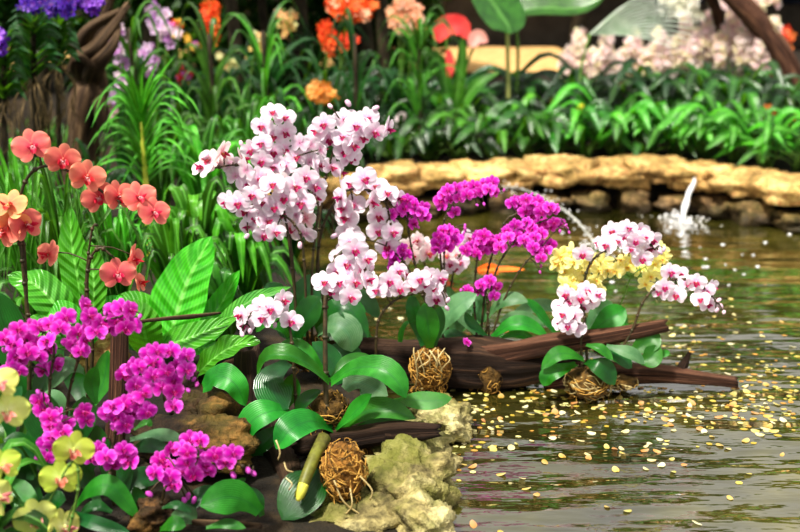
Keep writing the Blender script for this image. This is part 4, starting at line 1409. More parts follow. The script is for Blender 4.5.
def leafcloud(mb, c, r, n, size, rng):
    for _ in range(n):
        th, a = math.acos(rng.uniform(-1, 1)), rng.uniform(0, 6.283)
        q = rng.uniform(.55, 1.0)
        dv = Vector((math.sin(th) * math.cos(a), math.sin(th) * math.sin(a), math.cos(th)))
        p = c + Vector((dv.x * r[0], dv.y * r[1], dv.z * r[2])) * q
        dr = (dv + Vector((rng.gauss(0, .6), rng.gauss(0, .6), rng.gauss(-.2, .5)))).normalized()
        s = size * rng.uniform(.6, 1.3)
        side = dr.cross(Vector((rng.gauss(0, 1), rng.gauss(0, 1), rng.gauss(0, 1)))).normalized()
        nn = dr.cross(side)
        v = [p, p + dr * s * .5 + side * s * .28 + nn * s * .05, p + dr * s * 1.1 - nn * s * .1, p + dr * s * .5 - side * s * .28 + nn * s * .05]
        mb.add(v, [(0, 1, 2), (0, 2, 3)], [(0, .5), (.5, .9), (1, .5), (.5, .1)])


# ------------------------------------------------------------------ far bank planting
rng = random.Random(101)
FRONT = [(398, 5.55, 128), (428, 5.6, 120), (458, 5.62, 122), (490, 5.62, 118), (522, 5.6, 116), (552, 5.6, 112), (584, 5.6, 118), (612, 5.6, 112), (642, 5.58, 116), (672, 5.55, 118), (702, 5.5, 112), (732, 5.4, 116), (764, 5.3, 112), (796, 5.2, 114)]
for i, (px, d, top) in enumerate(FRONT):
    broad_plant(f'glossy green broad-leaved plant in front row behind far stones, {ORD[i]} from left', px, d, top + rng.uniform(-10, 8), 20, .29, .052, rng.choice(['broad', 'broad', 'strap_bright', 'broad_dark'] if i < 6 else ['broad', 'strap_bright', 'strap_bright']), group='front row plants on the far bank', rng=rng, up=1.3)
MID = [(392, 6.1, 92), (424, 6.2, 78), (456, 6.2, 80), (492, 6.2, 86), (526, 6.2, 88), (560, 6.2, 78), (594, 6.15, 72), (628, 6.15, 76), (662, 6.1, 74), (696, 6.05, 76), (730, 6.0, 78), (764, 5.9, 80), (800, 5.8, 84)]
for i, (px, d, top) in enumerate(MID):
    broad_plant(f'dark leafy plant with long drooping leaves in rear row of far bank, {ORD[i]} from left', px, d, top - 4 + rng.uniform(-8, 8), 24, .38, .052, rng.choice(['broad_dark', 'broad_dark', 'broad']), group='rear row plants on the far bank', rng=rng, up=.9, name='dark_leaf_plant')
WH = [(252, 236, 226), (244, 214, 214), (240, 226, 220), (250, 240, 200)]
WHP = [(576, 6.6), (602, 6.6), (630, 6.65), (655, 6.6), (682, 6.5), (706, 6.45), (730, 6.4), (752, 6.3), (770, 6.2)]
for i, (px, d) in enumerate(WHP):
    t0 = 54 if i < 4 else 32 + (i - 6) ** 2 * 2.5
    sp = [(px - 9, t0 + 14, 8, 20), (px + 3, t0, 8, 26), (px + 13, t0 + 18, 7, 18)]
    spray_plant(f'cream and pale pink spray orchid massed on the far bank, {ORD[i]} from the left', px, d, sp, WH, rng=rng, size=.021, group='pale spray orchids on the far bank', dens=4.2)
for lab, px, d, sp, cols, dens in [
    ('small yellow-flowered plant low on the far bank by the dark leaves', 580, 5.7, [(583, 112, 7, 6), (574, 118, 5, 5)], [(246, 226, 70), (250, 240, 150)], 3),
    ('orange and red flowered plant behind the arching driftwood', 772, 6.6, [(770, 58, 12, 14), (785, 40, 10, 12), (765, 72, 10, 8)], [(240, 130, 70), (230, 70, 50), (250, 170, 110)], 1.6),
    ('rusty orange flowered plant low at right among broad leaves', 770, 5.6, [(768, 112, 9, 6), (786, 120, 9, 8)], [(206, 96, 50), (226, 130, 70)], 1.6),
    ('white-flowered clump overhanging the driftwood arch at the top', 740, 7.0, [(735, -2, 26, 10), (765, 2, 16, 10)], WH, 1.4),
    ('white spray orchid above the palm fan leaf', 690, 6.9, [(688, 12, 14, 16), (670, 4, 10, 12)], [(240, 238, 226), (226, 226, 200)], 1.2),
    ('amber flowered plant in front of the sandy path', 530, 6.5, [(502, 110, 10, 5), (520, 96, 8, 5), (548, 100, 8, 5)], [(226, 160, 70), (206, 130, 60)], 1.4),
    ('white blossom cluster standing out at the left of far bank', 400, 5.7, [(400, 131, 4, 5), (416, 130, 5, 5), (402, 119, 4, 4)], [(250, 236, 240)], 4),
]:
    spray_plant(lab, px, d, sp, cols, rng=rng, size=.026, dens=dens, nl=6, name='flowering_plant', cat='flower')

# arching driftwood at right
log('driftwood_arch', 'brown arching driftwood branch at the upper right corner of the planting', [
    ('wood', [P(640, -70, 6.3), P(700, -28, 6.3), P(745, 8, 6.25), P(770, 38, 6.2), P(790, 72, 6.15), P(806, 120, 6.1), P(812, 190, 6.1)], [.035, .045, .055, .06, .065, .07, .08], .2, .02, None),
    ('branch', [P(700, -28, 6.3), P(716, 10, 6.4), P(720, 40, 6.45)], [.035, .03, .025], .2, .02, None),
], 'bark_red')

# elephant ear and anthurium and fan palm
b = at(508, 6.0)
r_ = thing('elephant_ear_plant', 'elephant ear with one big bright green leaf against the grey wall', 'plant', b)
mb = MB()
leaf(mb, [P(470, -30, 6.0), P(492, 2, 5.96), P(507, 24, 5.92), P(510, 34, 5.9)], px2m(26, 6), prof_blade, (0.4, -.8, .4), .2, 12)
mb.build('leaf', M['broad'], r_, r_)
mb = MB()
leaf(mb, [P(505, 14, 6.05), P(540, 8, 6.03), P(580, 8, 6.0), P(606, -6, 6.0)], px2m(17, 6), prof_blade, (0, -.6, .8), .3, 12)
mb.build('leaf', M['broad'], r_, r_)
mb = MB()
tube(mb, [b, P(508, 70, 6.0), P(507, 20, 5.98)], .011, 12, 7)
mb.build('leaf_stalk', M['stem_pale'], r_, r_)
mb = MB()
tube(mb, [b + Vector((.02, .02, 0)), P(518, 60, 6.05), P(515, 14, 6.06)], .009, 12, 7)
mb.build('leaf_stalk', M['stem_green'], r_, r_)

M['coral'] = simple_mat('coral red spathe', (226, 62, 66), (240, 96, 90), 10, .3, .1)
M['pink'] = simple_mat('pink spathe', (236, 150, 140), (246, 180, 170), 10, .3, .1)
b = at(450, 5.9)
r_ = thing('anthurium', 'anthurium with a coral red shield flower beside the grey wall', 'flower', b)
for (a, w, mt, st) in [([(436, 40), (446, 26), (462, 26), (468, 40)], 22, 'coral', (448, 80)), ([(470, 46), (478, 36), (488, 42)], 15, 'pink', (462, 80)), ([(448, 50), (450, 64), (449, 80)], 9, 'coral', (450, 100))]:
    ms = MB()
    tube(ms, [b, P(*st, 5.95), P(*a[1], 5.97)], .007, 10, 6)
    st_ = ms.build('flower_stem', M['stem_green'], r_, r_)
    mb = MB()
    leaf(mb, [P(x, y, 5.9) for x, y in a], px2m(w, 5.9) / 2, prof_blade, (0, -1, .1), .2, 10)
    mb.build('flower', M[mt], st_, r_)
for (a, w) in [([(450, 110), (438, 60), (400, 38)], 12), ([(455, 110), (462, 60), (461, 28)], 12), ([(452, 110), (440, 75), (420, 52)], 12), ([(455, 112), (478, 84), (500, 72)], 14), ([(452, 112), (425, 90), (410, 78)], 14)]:
    mb = MB()
    leaf(mb, [P(x, y, 5.9) for x, y in a], px2m(w, 5.9) / 2, prof_strap, (0, -.8, .5), .25, 10)
    mb.build('leaf', M['strap'], r_, r_)

b = at(582, 5.75)
r_ = thing('fan_palm', 'silvery fan palm leaf spreading over the pale spray orchids', 'palm', b)
mb = MB()
tube(mb, [b, P(580, 80, 5.85), P(590, 34, 5.85)], .006, 14, 7)
mb.build('leaf_stalk', M['stem_green'], r_, r_)
mb = MB()
for k in range(13):
    t = k / 12
    a = math.radians(48 - 62 * t)
    L = 118 - 18 * abs(t - .5) * 2
    e = (590 + math.cos(a) * L, 34 - math.sin(a) * L * .62)
    leaf(mb, [P(590, 34, 5.85), P((590 + e[0]) / 2, (34 + e[1]) / 2 - 5, 5.8), P(e[0], e[1] + 3, 5.78)], px2m(2.4, 5.85) / 2, prof_strap, (0, -.8, .5), .5, 8)
mb.build('fan_leaf', M['silver_leaf'], r_, r_)

# ------------------------------------------------------------------ left bank planting
rng = random.Random(202)
# big ribbed leaves (bird's nest fern)
b = at(165, 2.75)
r_ = thing('birds_nest_fern', 'bright green fern with a huge ribbed leaf behind the salmon bloom', 'fern', b)
for pts, w, mt, kw in [
    ([(168, 348), (176, 316, .02), (190, 276, .05), (212, 236, .08)], 66, 'leaf_fresh', dict(fold=.2, wave=.05, hint=(-.2, -.8, .5))),
    ([(150, 350, -.05), (170, 344, -.1), (200, 334, -.1), (236, 318, -.08)], 34, 'leaf_fresh', dict(fold=.15, hint=(0, -.7, .7))),
    ([(150, 355, -.05), (145, 335, -.1), (140, 318, -.12), (128, 300, -.1)], 40, 'leaf_fresh', dict(fold=.2)),
    ([(194, 378, -.30), (212, 360, -.33), (234, 346, -.34), (260, 341, -.34)], 26, 'leaf_fresh', dict(fold=.35, wave=.2)),
    ([(206, 346, -.03), (226, 322, -.04), (252, 300, -.03), (291, 287, 0)], 20, 'leaf_frond', dict(fold=.35)),
    ([(166, 350, .03), (140, 310, .05), (110, 300, .06)], 40, 'leaf_fresh', dict(fold=.2)),
    ([(170, 350, .05), (210, 320, .1), (240, 270, .12)], 34, 'leaf_fresh', dict(fold=.25)),
    ([(180, 352, -.08), (204, 348, -.1), (226, 354, -.1)], 22, 'leaf_fresh', dict(fold=.3)),
    ([(203, 388, -.42), (218, 376, -.44), (235, 384, -.46), (246, 406, -.46)], 27, 'leaf', dict(fold=.15, wave=.1)),
]:
    oleaf(r_, 2.75, pts, w, mt, prof=prof_blade, n=18, **kw)
b = at(80, 2.7)
r_ = thing('birds_nest_fern', 'green fern with wavy upright leaves at left, behind the salmon stems', 'fern', b)
for pts, w, mt, kw in [
    ([(84, 320), (78, 280, .02), (72, 245, .04), (70, 206, .06)], 34, 'leaf_fresh', dict(fold=.2, wave=.12, hint=(0, -1, .3))),
    ([(92, 322), (94, 290, .0), (92, 262, .02), (88, 240, .03)], 30, 'leaf_fresh', dict(fold=.2, wave=.12, hint=(0, -1, .3))),
    ([(80, 340, -.02), (56, 306, -.04), (34, 284, -.03), (8, 276, 0)], 42, 'leaf_fresh', dict(fold=.15, wave=.1)),
    ([(84, 340, -.04), (68, 320, -.06), (52, 314, -.06), (36, 318, -.05)], 36, 'leaf_fresh', dict(fold=.2)),
    ([(88, 345, .0), (108, 310, .0), (122, 296, .02)], 26, 'leaf_fresh', dict(fold=.25)),
    ([(86, 345, .05), (40, 330, .1), (0, 350, .1)], 44, 'leaf_fresh', dict(fold=.2)),
    ([(86, 345, .05), (110, 330, .1), (140, 350, .1)], 34, 'leaf_fresh', dict(fold=.2)),
]:
    oleaf(r_, 2.7, pts, w, mt, prof=prof_blade, n=18, **kw)

# feathery upright plant with a yellow stem at (143, 125)
b = at(146, 3.7)
r_ = thing('screw_pine', 'upright plant with a yellow stem and arching paired leaves, behind the salmon flowers', 'plant', b)
dd = 3.7
mb = MB()
tube(mb, [b, P(147, 200, dd), P(144, 160, dd), P(141, 122, dd)], lambda t: .013 - .007 * t, 14, 8)
mb.build('stem', M['stem_yellow'], r_, r_)
mb = MB()
for k in range(14):
    y = 184 - k * 5.2
    for s in (-1, 1):
        L = 44 + 10 * math.sin(k * 1.3) + (6 if s > 0 else 0)
        x0 = 145 - k * .35
        rise = 16 + k * 1.8
        leaf(mb, [P(x0, y, dd), P(x0 + s * L * .4, y - rise, dd + U(-.08, .02)), P(x0 + s * L * .8, y - rise * .8, dd + U(-.1, .02)), P(x0 + s * L * 1.05, y - rise * .1, dd + U(-.12, .02))], .0075, prof_strap, (0, -.5, .85), .35, 12, tone=U(.55, 1.2))
for (ex, ey) in [(120, 62), (130, 70), (142, 66), (150, 74), (165, 70), (176, 54), (158, 60), (112, 84)]:
    leaf(mb, [P(141, 126, dd), P(141 + (ex - 141) * .35, 126 + (ey - 126) * .55, dd - .02), P(ex, ey, dd - .05)], .009, prof_strap, (0, -.7, .7), .35, 10)
mb.build('foliage', M['strap_bright'], r_, r_)

STR = [
    ('fine-leaved arching plant behind the salmon flower row at left', 60, 2.95, 150, 46, .26, .014, 'strap', 1.2, 0),
    ('pale fountain of grassy leaves at the left edge below the vandas', 22, 3.15, 130, 40, .24, .013, 'strap_bright', 1.2, 0),
    ('grassy plant with striped leaves under the yellow-stemmed plant', 112, 3.15, 175, 40, .26, .015, 'strap_bright', 1.1, 0),
    ('bright strap-leaved plant left of the tallest white orchid', 195, 3.3, 168, 30, .26, .042, 'strap_bright', 1.0, 0),
    ('lush green plant between ribbed leaf and white sprays', 236, 3.25, 205, 30, .22, .045, 'strap_bright', 1.0, 0),
    ('light green plant just above the huge ribbed leaf', 172, 3.05, 205, 30, .2, .03, 'strap_bright', 1.0, 0),
    ('arching strap plant right of the yellow-stemmed plant', 205, 3.9, 95, 30, .34, .026, 'strap_bright', 1.0, .2),
    ('deep green strap plant behind the upper white sprays', 250, 4.2, 86, 28, .32, .03, 'strap', 1.0, .1),
    ('tall reedy plant in front of the dark trunks in middle background', 290, 4.7, 66, 26, .3, .026, 'strap_dark', .9, .2),
    ('drooping strap plant hanging beside the narrow trunks', 330, 5.2, 40, 26, .36, .028, 'strap_dark', 1.3, .5),
    ('dark strap plant at the foot of the gnarled driftwood', 98, 3.95, 128, 24, .24, .022, 'strap_dark', 1.0, 0),
    ('green strap plant below the lilac sprays', 165, 4.5, 78, 28, .34, .026, 'strap', 1.0, .2),
    ('short green plant at the pond corner under the white sprays', 250, 3.4, 250, 26, .16, .03, 'broad', 1.1, 0),
    ('leafy plant in the shade behind white orchid stems', 290, 4.0, 190, 24, .22, .03, 'broad_dark', 1.0, 0),
    ('low bright plant at the bank edge left of orchid stems', 215, 2.95, 262, 26, .16, .04, 'broad', 1.0, 0),
    ('spiky clump at far left corner of the pond', 330, 5.5, 118, 24, .26, .028, 'strap_dark', 1.0, 0),
    ('dark strap clump behind the first front-row plant', 370, 5.9, 96, 26, .3, .028, 'strap_dark', 1.0, .2),
    ('hanging strap plant near the peach spray', 396, 6.3, 30, 26, .32, .026, 'strap', 1.4, .6),
    ('tall strap plant under the orange spray at upper left', 222, 5.4, 34, 30, .4, .026, 'strap_dark', 1.3, .45),
    ('strap plant with pale leaf undersides behind the reedy plant', 268, 5.6, 12, 28, .42, .03, 'strap_dark', 1.2, .5),
    ('tall strap plant hanging over the lilac sprays', 140, 4.6, -14, 26, .3, .022, 'strap', 1.5, .75),
    ('tall strap plant hanging in front of the orange column', 216, 4.8, -10, 26, .28, .022, 'strap', 1.6, .72),
    ('tall strap plant hanging over pale white flowers at top', 268, 5.0, -16, 28, .34, .024, 'strap_bright', 1.6, .72),
    ('tall strap plant hanging in front of the wide orange spray', 356, 5.1, -12, 24, .26, .02, 'strap_dark', 1.7, .76),
    ('tall strap plant hanging left of the anthurium', 418, 5.6, -6, 26, .28, .022, 'strap', 1.6, .7),
    ('dense dark strap plant at the upper left background', 130, 5.4, 10, 26, .4, .028, 'strap_dark', 1.1, .4),
    ('strap plant with arched leaves in front of upper dark trunks', 318, 6.2, 6, 26, .4, .028, 'strap_dark', 1.3, .6),
]
for (lab, px, d, top, n, sp, w, mt, ar, stm) in STR:
    strap_plant(lab, px, d, top, n, sp, w, mt, arch=ar, stem=stm, rng=rng)

# low undergrowth that carpets the rest of the left bank
rng = random.Random(515)
mb = MB()
for k in range(330):
    y = rng.uniform(1.7, 6.6)
    x = rng.uniform(-.47 * y - 1.1, -.40 * y + .25 + max(0, y - 3) * .12)
    if y < 2.9 and x > -.375 * y:
        continue
    z = gz(x, y)
    for j in range(rng.randint(5, 8)):
        a = j * 2.4 + rng.uniform(-.4, .4)
        dr = Vector((math.cos(a), math.sin(a), 0))
        L, h = rng.uniform(.08, .17), rng.uniform(.06, .2)
        p = Vector((x, y, z - .01))
        leaf(mb, [p, p + dr * L * .4 + Vector((0, 0, h)), p + dr * L * .8 + Vector((0, 0, h * 1.05)), p + dr * L * 1.1 + Vector((0, 0, h * .6))], rng.uniform(.008, .02), prof_blade, (0, -.3, .9), .25, 8, tone=rng.choice([.35, .6, .85, 1.1]))
o_ = mb.top('undergrowth', M['strap'], (-1.4, 3.0, 0))
tag(o_, 'low green undergrowth carpeting the left bank between the larger plants', 'undergrowth', kind='stuff')

# vanda orchids on a dark trunk at the upper left
for lab, px, d, base_y, top_y, side, fl in [
    ('vanda orchid with dark paired leaves and violet blooms, leftmost at the top', 34, 4.05, 78, 22, 30, [(28, 4, 8, 7), (50, 5, 9, 9), (66, 7, 8, 8)]),
    ('vanda orchid with violet blooms, right beside the gnarled driftwood', 58, 4.15, 66, 18, 24, [(92, 4, 9, 8), (80, 2, 6, 6)]),
    ('vanda orchid with a violet bloom cut by the left edge', 4, 3.9, 100, 40, 26, [(0, 42, 4, 10)]),
]:
    b = at(px, d)
    root = thing('vanda_orchid', lab, 'orchid', b, 'vandas at the upper left')
    mb = MB()
    tube(mb, [b, P(px, base_y + 20, d), P(px, base_y, d), P(px - 1, top_y, d)], .010, 14, 7, rough=.1)
    mb.build('stem', M['trunk'], root, root)
    mb = MB()
    for k in range(10):
        y = base_y - (base_y - top_y) * k / 9
        for s in (-1, 1):
            L = side * (1.05 - .02 * k) * U(.85, 1.1)
            leaf(mb, [P(px, y, d), P(px + s * L * .5, y - 12, d - U(0, .08)), P(px + s * L, y - 4 + U(-6, 6), d - U(0, .12))], .016, prof_strap, (0, -.6, .8), .5, 9)
    mb.build('foliage', M['strap_dark'], root, root)
    mb = MB()
    for k in range(13):
        x = px + U(-18, 18)
        tube(mb, [P(px + U(-3, 3), base_y + U(-4, 6), d), P(x, base_y + 18, d - U(0, .06)), P(x + U(-8, 8), base_y + 42, d - U(0, .08)), P(x + U(-12, 12), base_y + U(56, 86), d - U(0, .06))], .0019, 12, 5)
    mb.build('aerial_root', M['root_dark'], root, root)
    ms = MB()
    mbb = MB()
    for (x, y, hw, hh) in fl:
        tube(ms, [P(px, top_y + 10, d), P((px + x) / 2, min(top_y, y) - 4, d - .04), P(x, y, d - .08)], .003, 8, 5)
        blossoms(mbb, P(x, y, d - .08), (px2m(hw, d), .03, px2m(hh, d)), 16, .022, [(92, 44, 170), (120, 60, 200), (70, 30, 140), (160, 110, 220)], rng)
    st = ms.build('flower_stem', M['stem_green'], root, root)
    mbb.build('blossoms', M['petal'], st, root)

# gnarled driftwood stump at the upper left
dd = 4.35
GP = [
    ('trunk', [P(78, 190, dd), P(84, 130, dd), P(92, 90, dd), P(96, 60, dd - .02)], [.12, .10, .09, .05]),
    ('root', [P(84, 80, dd), P(78, 62, dd - .08), P(98, 46, dd - .1), P(128, 4, dd - .04)], [.05, .045, .035, .018]),
    ('root', [P(90, 84, dd), P(94, 70, dd - .1), P(112, 46, dd - .1), P(120, 26, dd - .06)], [.04, .04, .028, .012]),
    ('root', [P(80, 70, dd), P(80, 45, dd - .06), P(92, 26, dd - .08), P(122, 10, dd - .05)], [.05, .045, .03, .012]),
    ('root', [P(70, 70, dd), P(80, 58, dd - .12), P(92, 66, dd - .13), P(108, 62, dd - .08)], [.025, .024, .02, .01]),
    ('root', [P(82, 60, dd), P(96, 34, dd - .02), P(104, 20, dd), P(112, -6, dd)], [.05, .04, .03, .02]),
    ('root', [P(96, 90, dd), P(100, 110, dd - .06), P(104, 130, dd - .08)], [.05, .05, .04]),
]
log('driftwood_stump', 'gnarled brown driftwood stump with twisted roots at the upper left', [(a, b_, [q * .66 for q in c_], .5, .02, None) for a, b_, c_ in GP], 'bark_grey', 'driftwood', 26, 14)

# sprays in the upper background
LIL = [(206, 170, 214), (226, 200, 230), (180, 130, 190), (236, 214, 226)]
ORG = [(244, 104, 50), (250, 130, 70), (232, 76, 40)]
PEA = [(250, 196, 160), (246, 176, 140), (250, 220, 196)]
for lab, px, d, sp, cols, dens, sz in [
    ('lilac spray orchid right of the gnarled driftwood', 128, 4.75, [(118, 46, 9, 24), (124, 80, 8, 22), (112, 100, 7, 12)], LIL, .8, .02),
    ('lilac and white spray orchid at the upper left, above the yellow-stemmed plant', 160, 4.9, [(158, 18, 12, 16), (168, 34, 12, 12), (150, 60, 10, 16)], LIL, .9, .02),
    ('red and yellow flowered spray orchid among lilac sprays', 182, 5.0, [(178, 30, 8, 10), (190, 44, 8, 8), (184, 76, 8, 10)], [(220, 50, 40), (240, 190, 80), (200, 120, 190)], .9, .02),
    ('vivid orange spray orchid hanging alone at the upper left', 206, 5.0, [(211, 22, 8, 20)], ORG, 2.4, .026),
    ('orange spray orchid at top centre with a wide flower head', 340, 5.6, [(352, 8, 26, 11), (340, 2, 16, 8)], ORG + PEA[:1], 2.0, .03),
    ('orange spray orchid hanging in a narrow column beside the trunks', 326, 5.5, [(327, 38, 6, 16), (348, 40, 8, 7)], ORG, 2.2, .028),
    ('amber cup-flowered plant just above the white sprays', 322, 5.0, [(320, 92, 10, 9), (328, 96, 7, 7)], [(236, 160, 70), (246, 190, 110)], 3, .026),
    ('peach spray orchid at the top, right of the narrow trunks', 402, 5.8, [(398, 14, 9, 18), (416, 22, 9, 16), (404, 2, 10, 8)], PEA, 1.8, .026),
    ('yellow and white flowered plant in the shade below orange sprays', 240, 5.3, [(228, 60, 10, 8), (258, 44, 8, 14), (285, 20, 10, 14)], [(226, 200, 120), (210, 214, 150), (236, 190, 130)], .8, .022),
    ('pink speckled plant at the foot of lilac sprays', 150, 4.6, [(146, 108, 12, 8), (110, 112, 8, 6)], [(220, 180, 190), (180, 120, 110)], .8, .018),
]:
    spray_plant(lab, px, d, sp, cols, rng=rng, size=sz, dens=dens, leaf_top=60, leafmat='strap_dark')

# slender trunks and crowns in the background, hedge behind
TR = [
    ('slim dark trunked tree left of the orange column of flowers', 232, 6.0, .04, .4), ('slim tree behind the reedy plant', 300, 6.4, .045, .4),
    ('tree with a pale upright trunk left of the peach spray', 384, 6.2, .035, .4), ('dark trunk rising behind the lilac sprays', 152, 6.2, .05, .4),
    ('thin trunk between the orange sprays', 262, 6.6, .03, .4), ('tree in the corner behind the vandas', 40, 6.0, .05, .45), ('tree behind the peach spray and strap plant', 362, 7.0, .05, .7),
]
for i, (lab, px, d, rad, cr) in enumerate(TR):
    t1, t2 = P(px + U(-6, 6), 60, d), P(px + U(-8, 8), -40, d)
    c = t2 + Vector((0, 0, .35))
    tree(lab, px, d, [t1, t2, t2 + Vector((0, 0, .25))], rad, [(c + Vector((-.1, 0, -.05)), (cr * .5, cr * .5, .3)), (c + Vector((.1, .05, .1)), (cr * .5, cr * .5, .35)), (c + Vector((0, -.05, .3)), (cr * .5, .25, .3))], nleaf=1000, rng=rng, lsize=.11)
# evergreen shrubs that close the view
SH = [(-3.4, 7.3, 1.5), (-2.6, 7.1, 1.45), (-1.9, 7.3, 1.6), (-1.25, 7.2, 1.5), (-.6, 7.35, 1.55), (-.05, 7.5, 1.25), (3.9, 7.8, 1.4)]
SN = ['behind the vandas at the far left', 'behind the gnarled driftwood', 'behind the lilac sprays', 'behind the orange column of flowers', 'behind the amber flowers and trunks', 'left of the sandy path', 'beyond the right end of the pond']
for (x, y, h), s in zip(SH, SN):
    b = Vector((x, y, gz(x, y)))
    r_ = thing('evergreen_shrub', 'tall dark evergreen shrub ' + s, 'shrub', b, 'shrubs closing the planting')
    mb = MB()
    for k in range(4):
        tube(mb, [b, b + Vector((U(-.15, .15), U(-.1, .1), h * .4)), b + Vector((U(-.3, .3), U(-.15, .15), h * .8))], .018, 8, 6)
    mb.build('stems', M['trunk'], r_, r_)
    mb = MB()
    for k in range(5):
        leafcloud(mb, b + Vector((U(-.06, .06), U(-.06, .06), h * (.15 + .18 * k))), (.34, .3, h * .2), 420, .10, rng)
    mb.build('foliage', M['tree_leaf'], r_, r_)
# taller trees behind the path whose crowns darken the pond's reflection
for lab, x, y, h, w in [
    ('tall tree behind the sandy path, left of the grey wall opening', .3, 9.3, 3.0, .6), ('broad tree behind the fan palm', 1.45, 9.3, 2.2, .7),
    ('broad tree behind the pale spray orchids', 2.65, 9.2, 2.2, .7), ('tall tree at the far right behind the driftwood arch', 3.9, 9.0, 2.3, .85), ('tall tree behind the leftmost shrubs', -2.25, 8.8, 2.8, .8), ('tall tree behind the middle shrubs', -.85, 8.9, 2.8, .7),
]:
    b = Vector((x, y, gz(x, y)))
    top = b + Vector((0, 0, h * .45))
    r_ = thing('tree', lab, 'tree', b)
    mb = MB()
    tube(mb, [b - Vector((0, 0, .05)), b + Vector((.03, 0, h * .25)), top, top + Vector((0, 0, .5))], lambda t: .07 - .03 * t, 20, 10, rough=.18, seed=x)
    mb.build('trunk', M['trunk'], r_, r_)
    mb = MB()
    for (c, r) in [(top + Vector((-w * .4, 0, .35)), (w * .45, .38, .5)), (top + Vector((w * .4, .1, .3)), (w * .45, .38, .5)), (top + Vector((0, 0, .8)), (w * .6, .38, .5))]:
        leafcloud(mb, c, r, 800, .13, rng)
    mb.build('foliage', M['tree_leaf'], r_, r_)

# ------------------------------------------------------------------ koi, water jet, splash
def fish(label, px, py, d, L, yaw):
    c = P(px, py, d)
    c.z = -0.014
    root = thing('koi', label, 'fish', c)
    ax = Vector((math.cos(yaw), math.sin(yaw), 0))
    sd = Vector((-ax.y, ax.x, 0))
    mb = MB()
    n, seg = 22, 12
    vs, fs = [], []
    for i in range(n):
        t = i / (n - 1)
        w = L * .13 * (math.sin(math.pi * min(1, .08 + t * .95)) ** .7) * (1 - .55 * t)
        if t > .86:
            w *= .8
        bend = sd * (.03 * L * math.sin(t * 5))
        for k in range(seg):
            a = 2 * math.pi * k / seg
            vs.append(c + ax * (L * (.5 - t)) + bend + sd * (w * math.cos(a)) + Vector((0, 0, w * .95 * math.sin(a))))
    for i in range(n - 1):
        for k in range(seg):
            k2 = (k + 1) % seg
            fs.append((i * seg + k, i * seg + k2, (i + 1) * seg + k2, (i + 1) * seg + k))
    fs += [tuple(range(seg)), tuple((n - 1) * seg + k for k in reversed(range(seg)))]
    # tail lobes
    tb = c - ax * (L * .48) + sd * (.03 * L * math.sin(5))
    o = len(vs)
    vs += [tb + Vector((0, 0, .006)), tb - ax * L * .2 + sd * L * .09 + Vector((0, 0, .006)), tb - ax * L * .12 + Vector((0, 0, .005)), tb - ax * L * .2 - sd * L * .09 + Vector((0, 0, .006))]
    fs += [(o, o + 1, o + 2), (o, o + 2, o + 3)]
    mb.add(vs, fs)
    bo = mb.build('body', M['koi'], root, root)
    for s in (-1, 1):
        mb = MB()
        p = c + ax * L * .22 + sd * s * L * .09 + Vector((0, 0, .006))
        leaf(mb, [p, p + sd * s * L * .08 - ax * L * .05, p + sd * s * L * .13 - ax * L * .12], L * .05, prof_blade, (0, 0, 1), .05, 7)
        mb.build('fin', M['koi'], root, root)
    mb = MB()
    p = c + ax * L * .1 + Vector((0, 0, L * .09))
    leaf(mb, [p, p - ax * L * .15 + Vector((0, 0, L * .035)), p - ax * L * .32 + Vector((0, 0, -.005))], L * .03, prof_blade, (0, 1, 0), .05, 8)
    mb.build('fin', M['koi'], root, root)


fish('orange koi at the surface behind the magenta sprays', 492, 264, 4.02, .26, .05)


def drops(mb, c, r, n, size, rng):
    for _ in range(n):
        p = c + Vector((rng.gauss(0, r[0] * .5), rng.gauss(0, r[1] * .5), abs(rng.gauss(0, r[2] * .5))))
        s = size * rng.uniform(.4, 1.3)
        ell(mb, p, (s, s, s * .8), (1, 1, 1), 6, 4)


rng = random.Random(303)
c = P(688, 180, 5.05)
wl = P(683, 216, 4.85)
wl.z = 0.0
r_ = thing('water_spout', 'thin waterfall pouring off the far stones into white splash', 'waterfall', wl)
mb = MB()
mid = c.lerp(wl, .45) + Vector((.012, 0, .02))
tube(mb, [P(690, 176, 5.12), P(695, 181, 5.02), mid, wl], lambda t: .007 + .007 * t, 22, 8, rough=.6, freq=14)
mb.build('stream', M['foam'], r_, r_)
mb = MB()
drops(mb, wl, (.075, .12, .03), 110, .006, rng)
drops(mb, wl, (.13, .25, .004), 40, .004, rng)
tag(mb.build('splash', M['foam'], r_, r_), kind='stuff')
wl2 = P(598, 238, 4.4)
wl2.z = 0
r_ = thing('water_jet', 'arching jet of water from the far stones to foam on the pond', 'water jet', wl2)
mb = MB()
tube(mb, [P(496, 184, 5.1), P(525, 190, 4.95), P(550, 202, 4.8), P(574, 218, 4.6), wl2], lambda t: .0015 + .003 * t, 30, 7, rough=.7, freq=22)
mb.build('stream', M['spray'], r_, r_)
mb = MB()
drops(mb, wl2, (.09, .16, .015), 60, .005, rng)
for k in range(60):
    t = rng.random()
    p = crom([P(496, 184, 5.1), P(525, 190, 4.95), P(550, 202, 4.8), P(574, 218, 4.6), wl2], 40)[int(t * 39)]
    p = p + Vector((rng.gauss(0, .02), rng.gauss(0, .02), rng.gauss(0, .015)))
    ell(mb, p, (.004, .004, .004), (1, 1, 1), 6, 4)
tag(mb.build('splash', M['foam'], r_, r_), kind='stuff')
mb = MB()
for k in range(36):
    q = P(rng.gauss(690, 60), rng.gauss(252, 22), 4)
    dr = (q - CAM)
    p = CAM + dr * (CAM_Z / -dr.z)
    s = rng.uniform(.003, .008)
    ell(mb, Vector((p.x, p.y, .002)), (s * 1.4, s * 1.4, s * .5), (1, 1, 1), 6, 4)
o_ = mb.top('foam', M['foam'], P(680, 252, 4))
tag(o_, 'white foam flecks drifting on the pond below the waterfall', 'foam', kind='stuff')

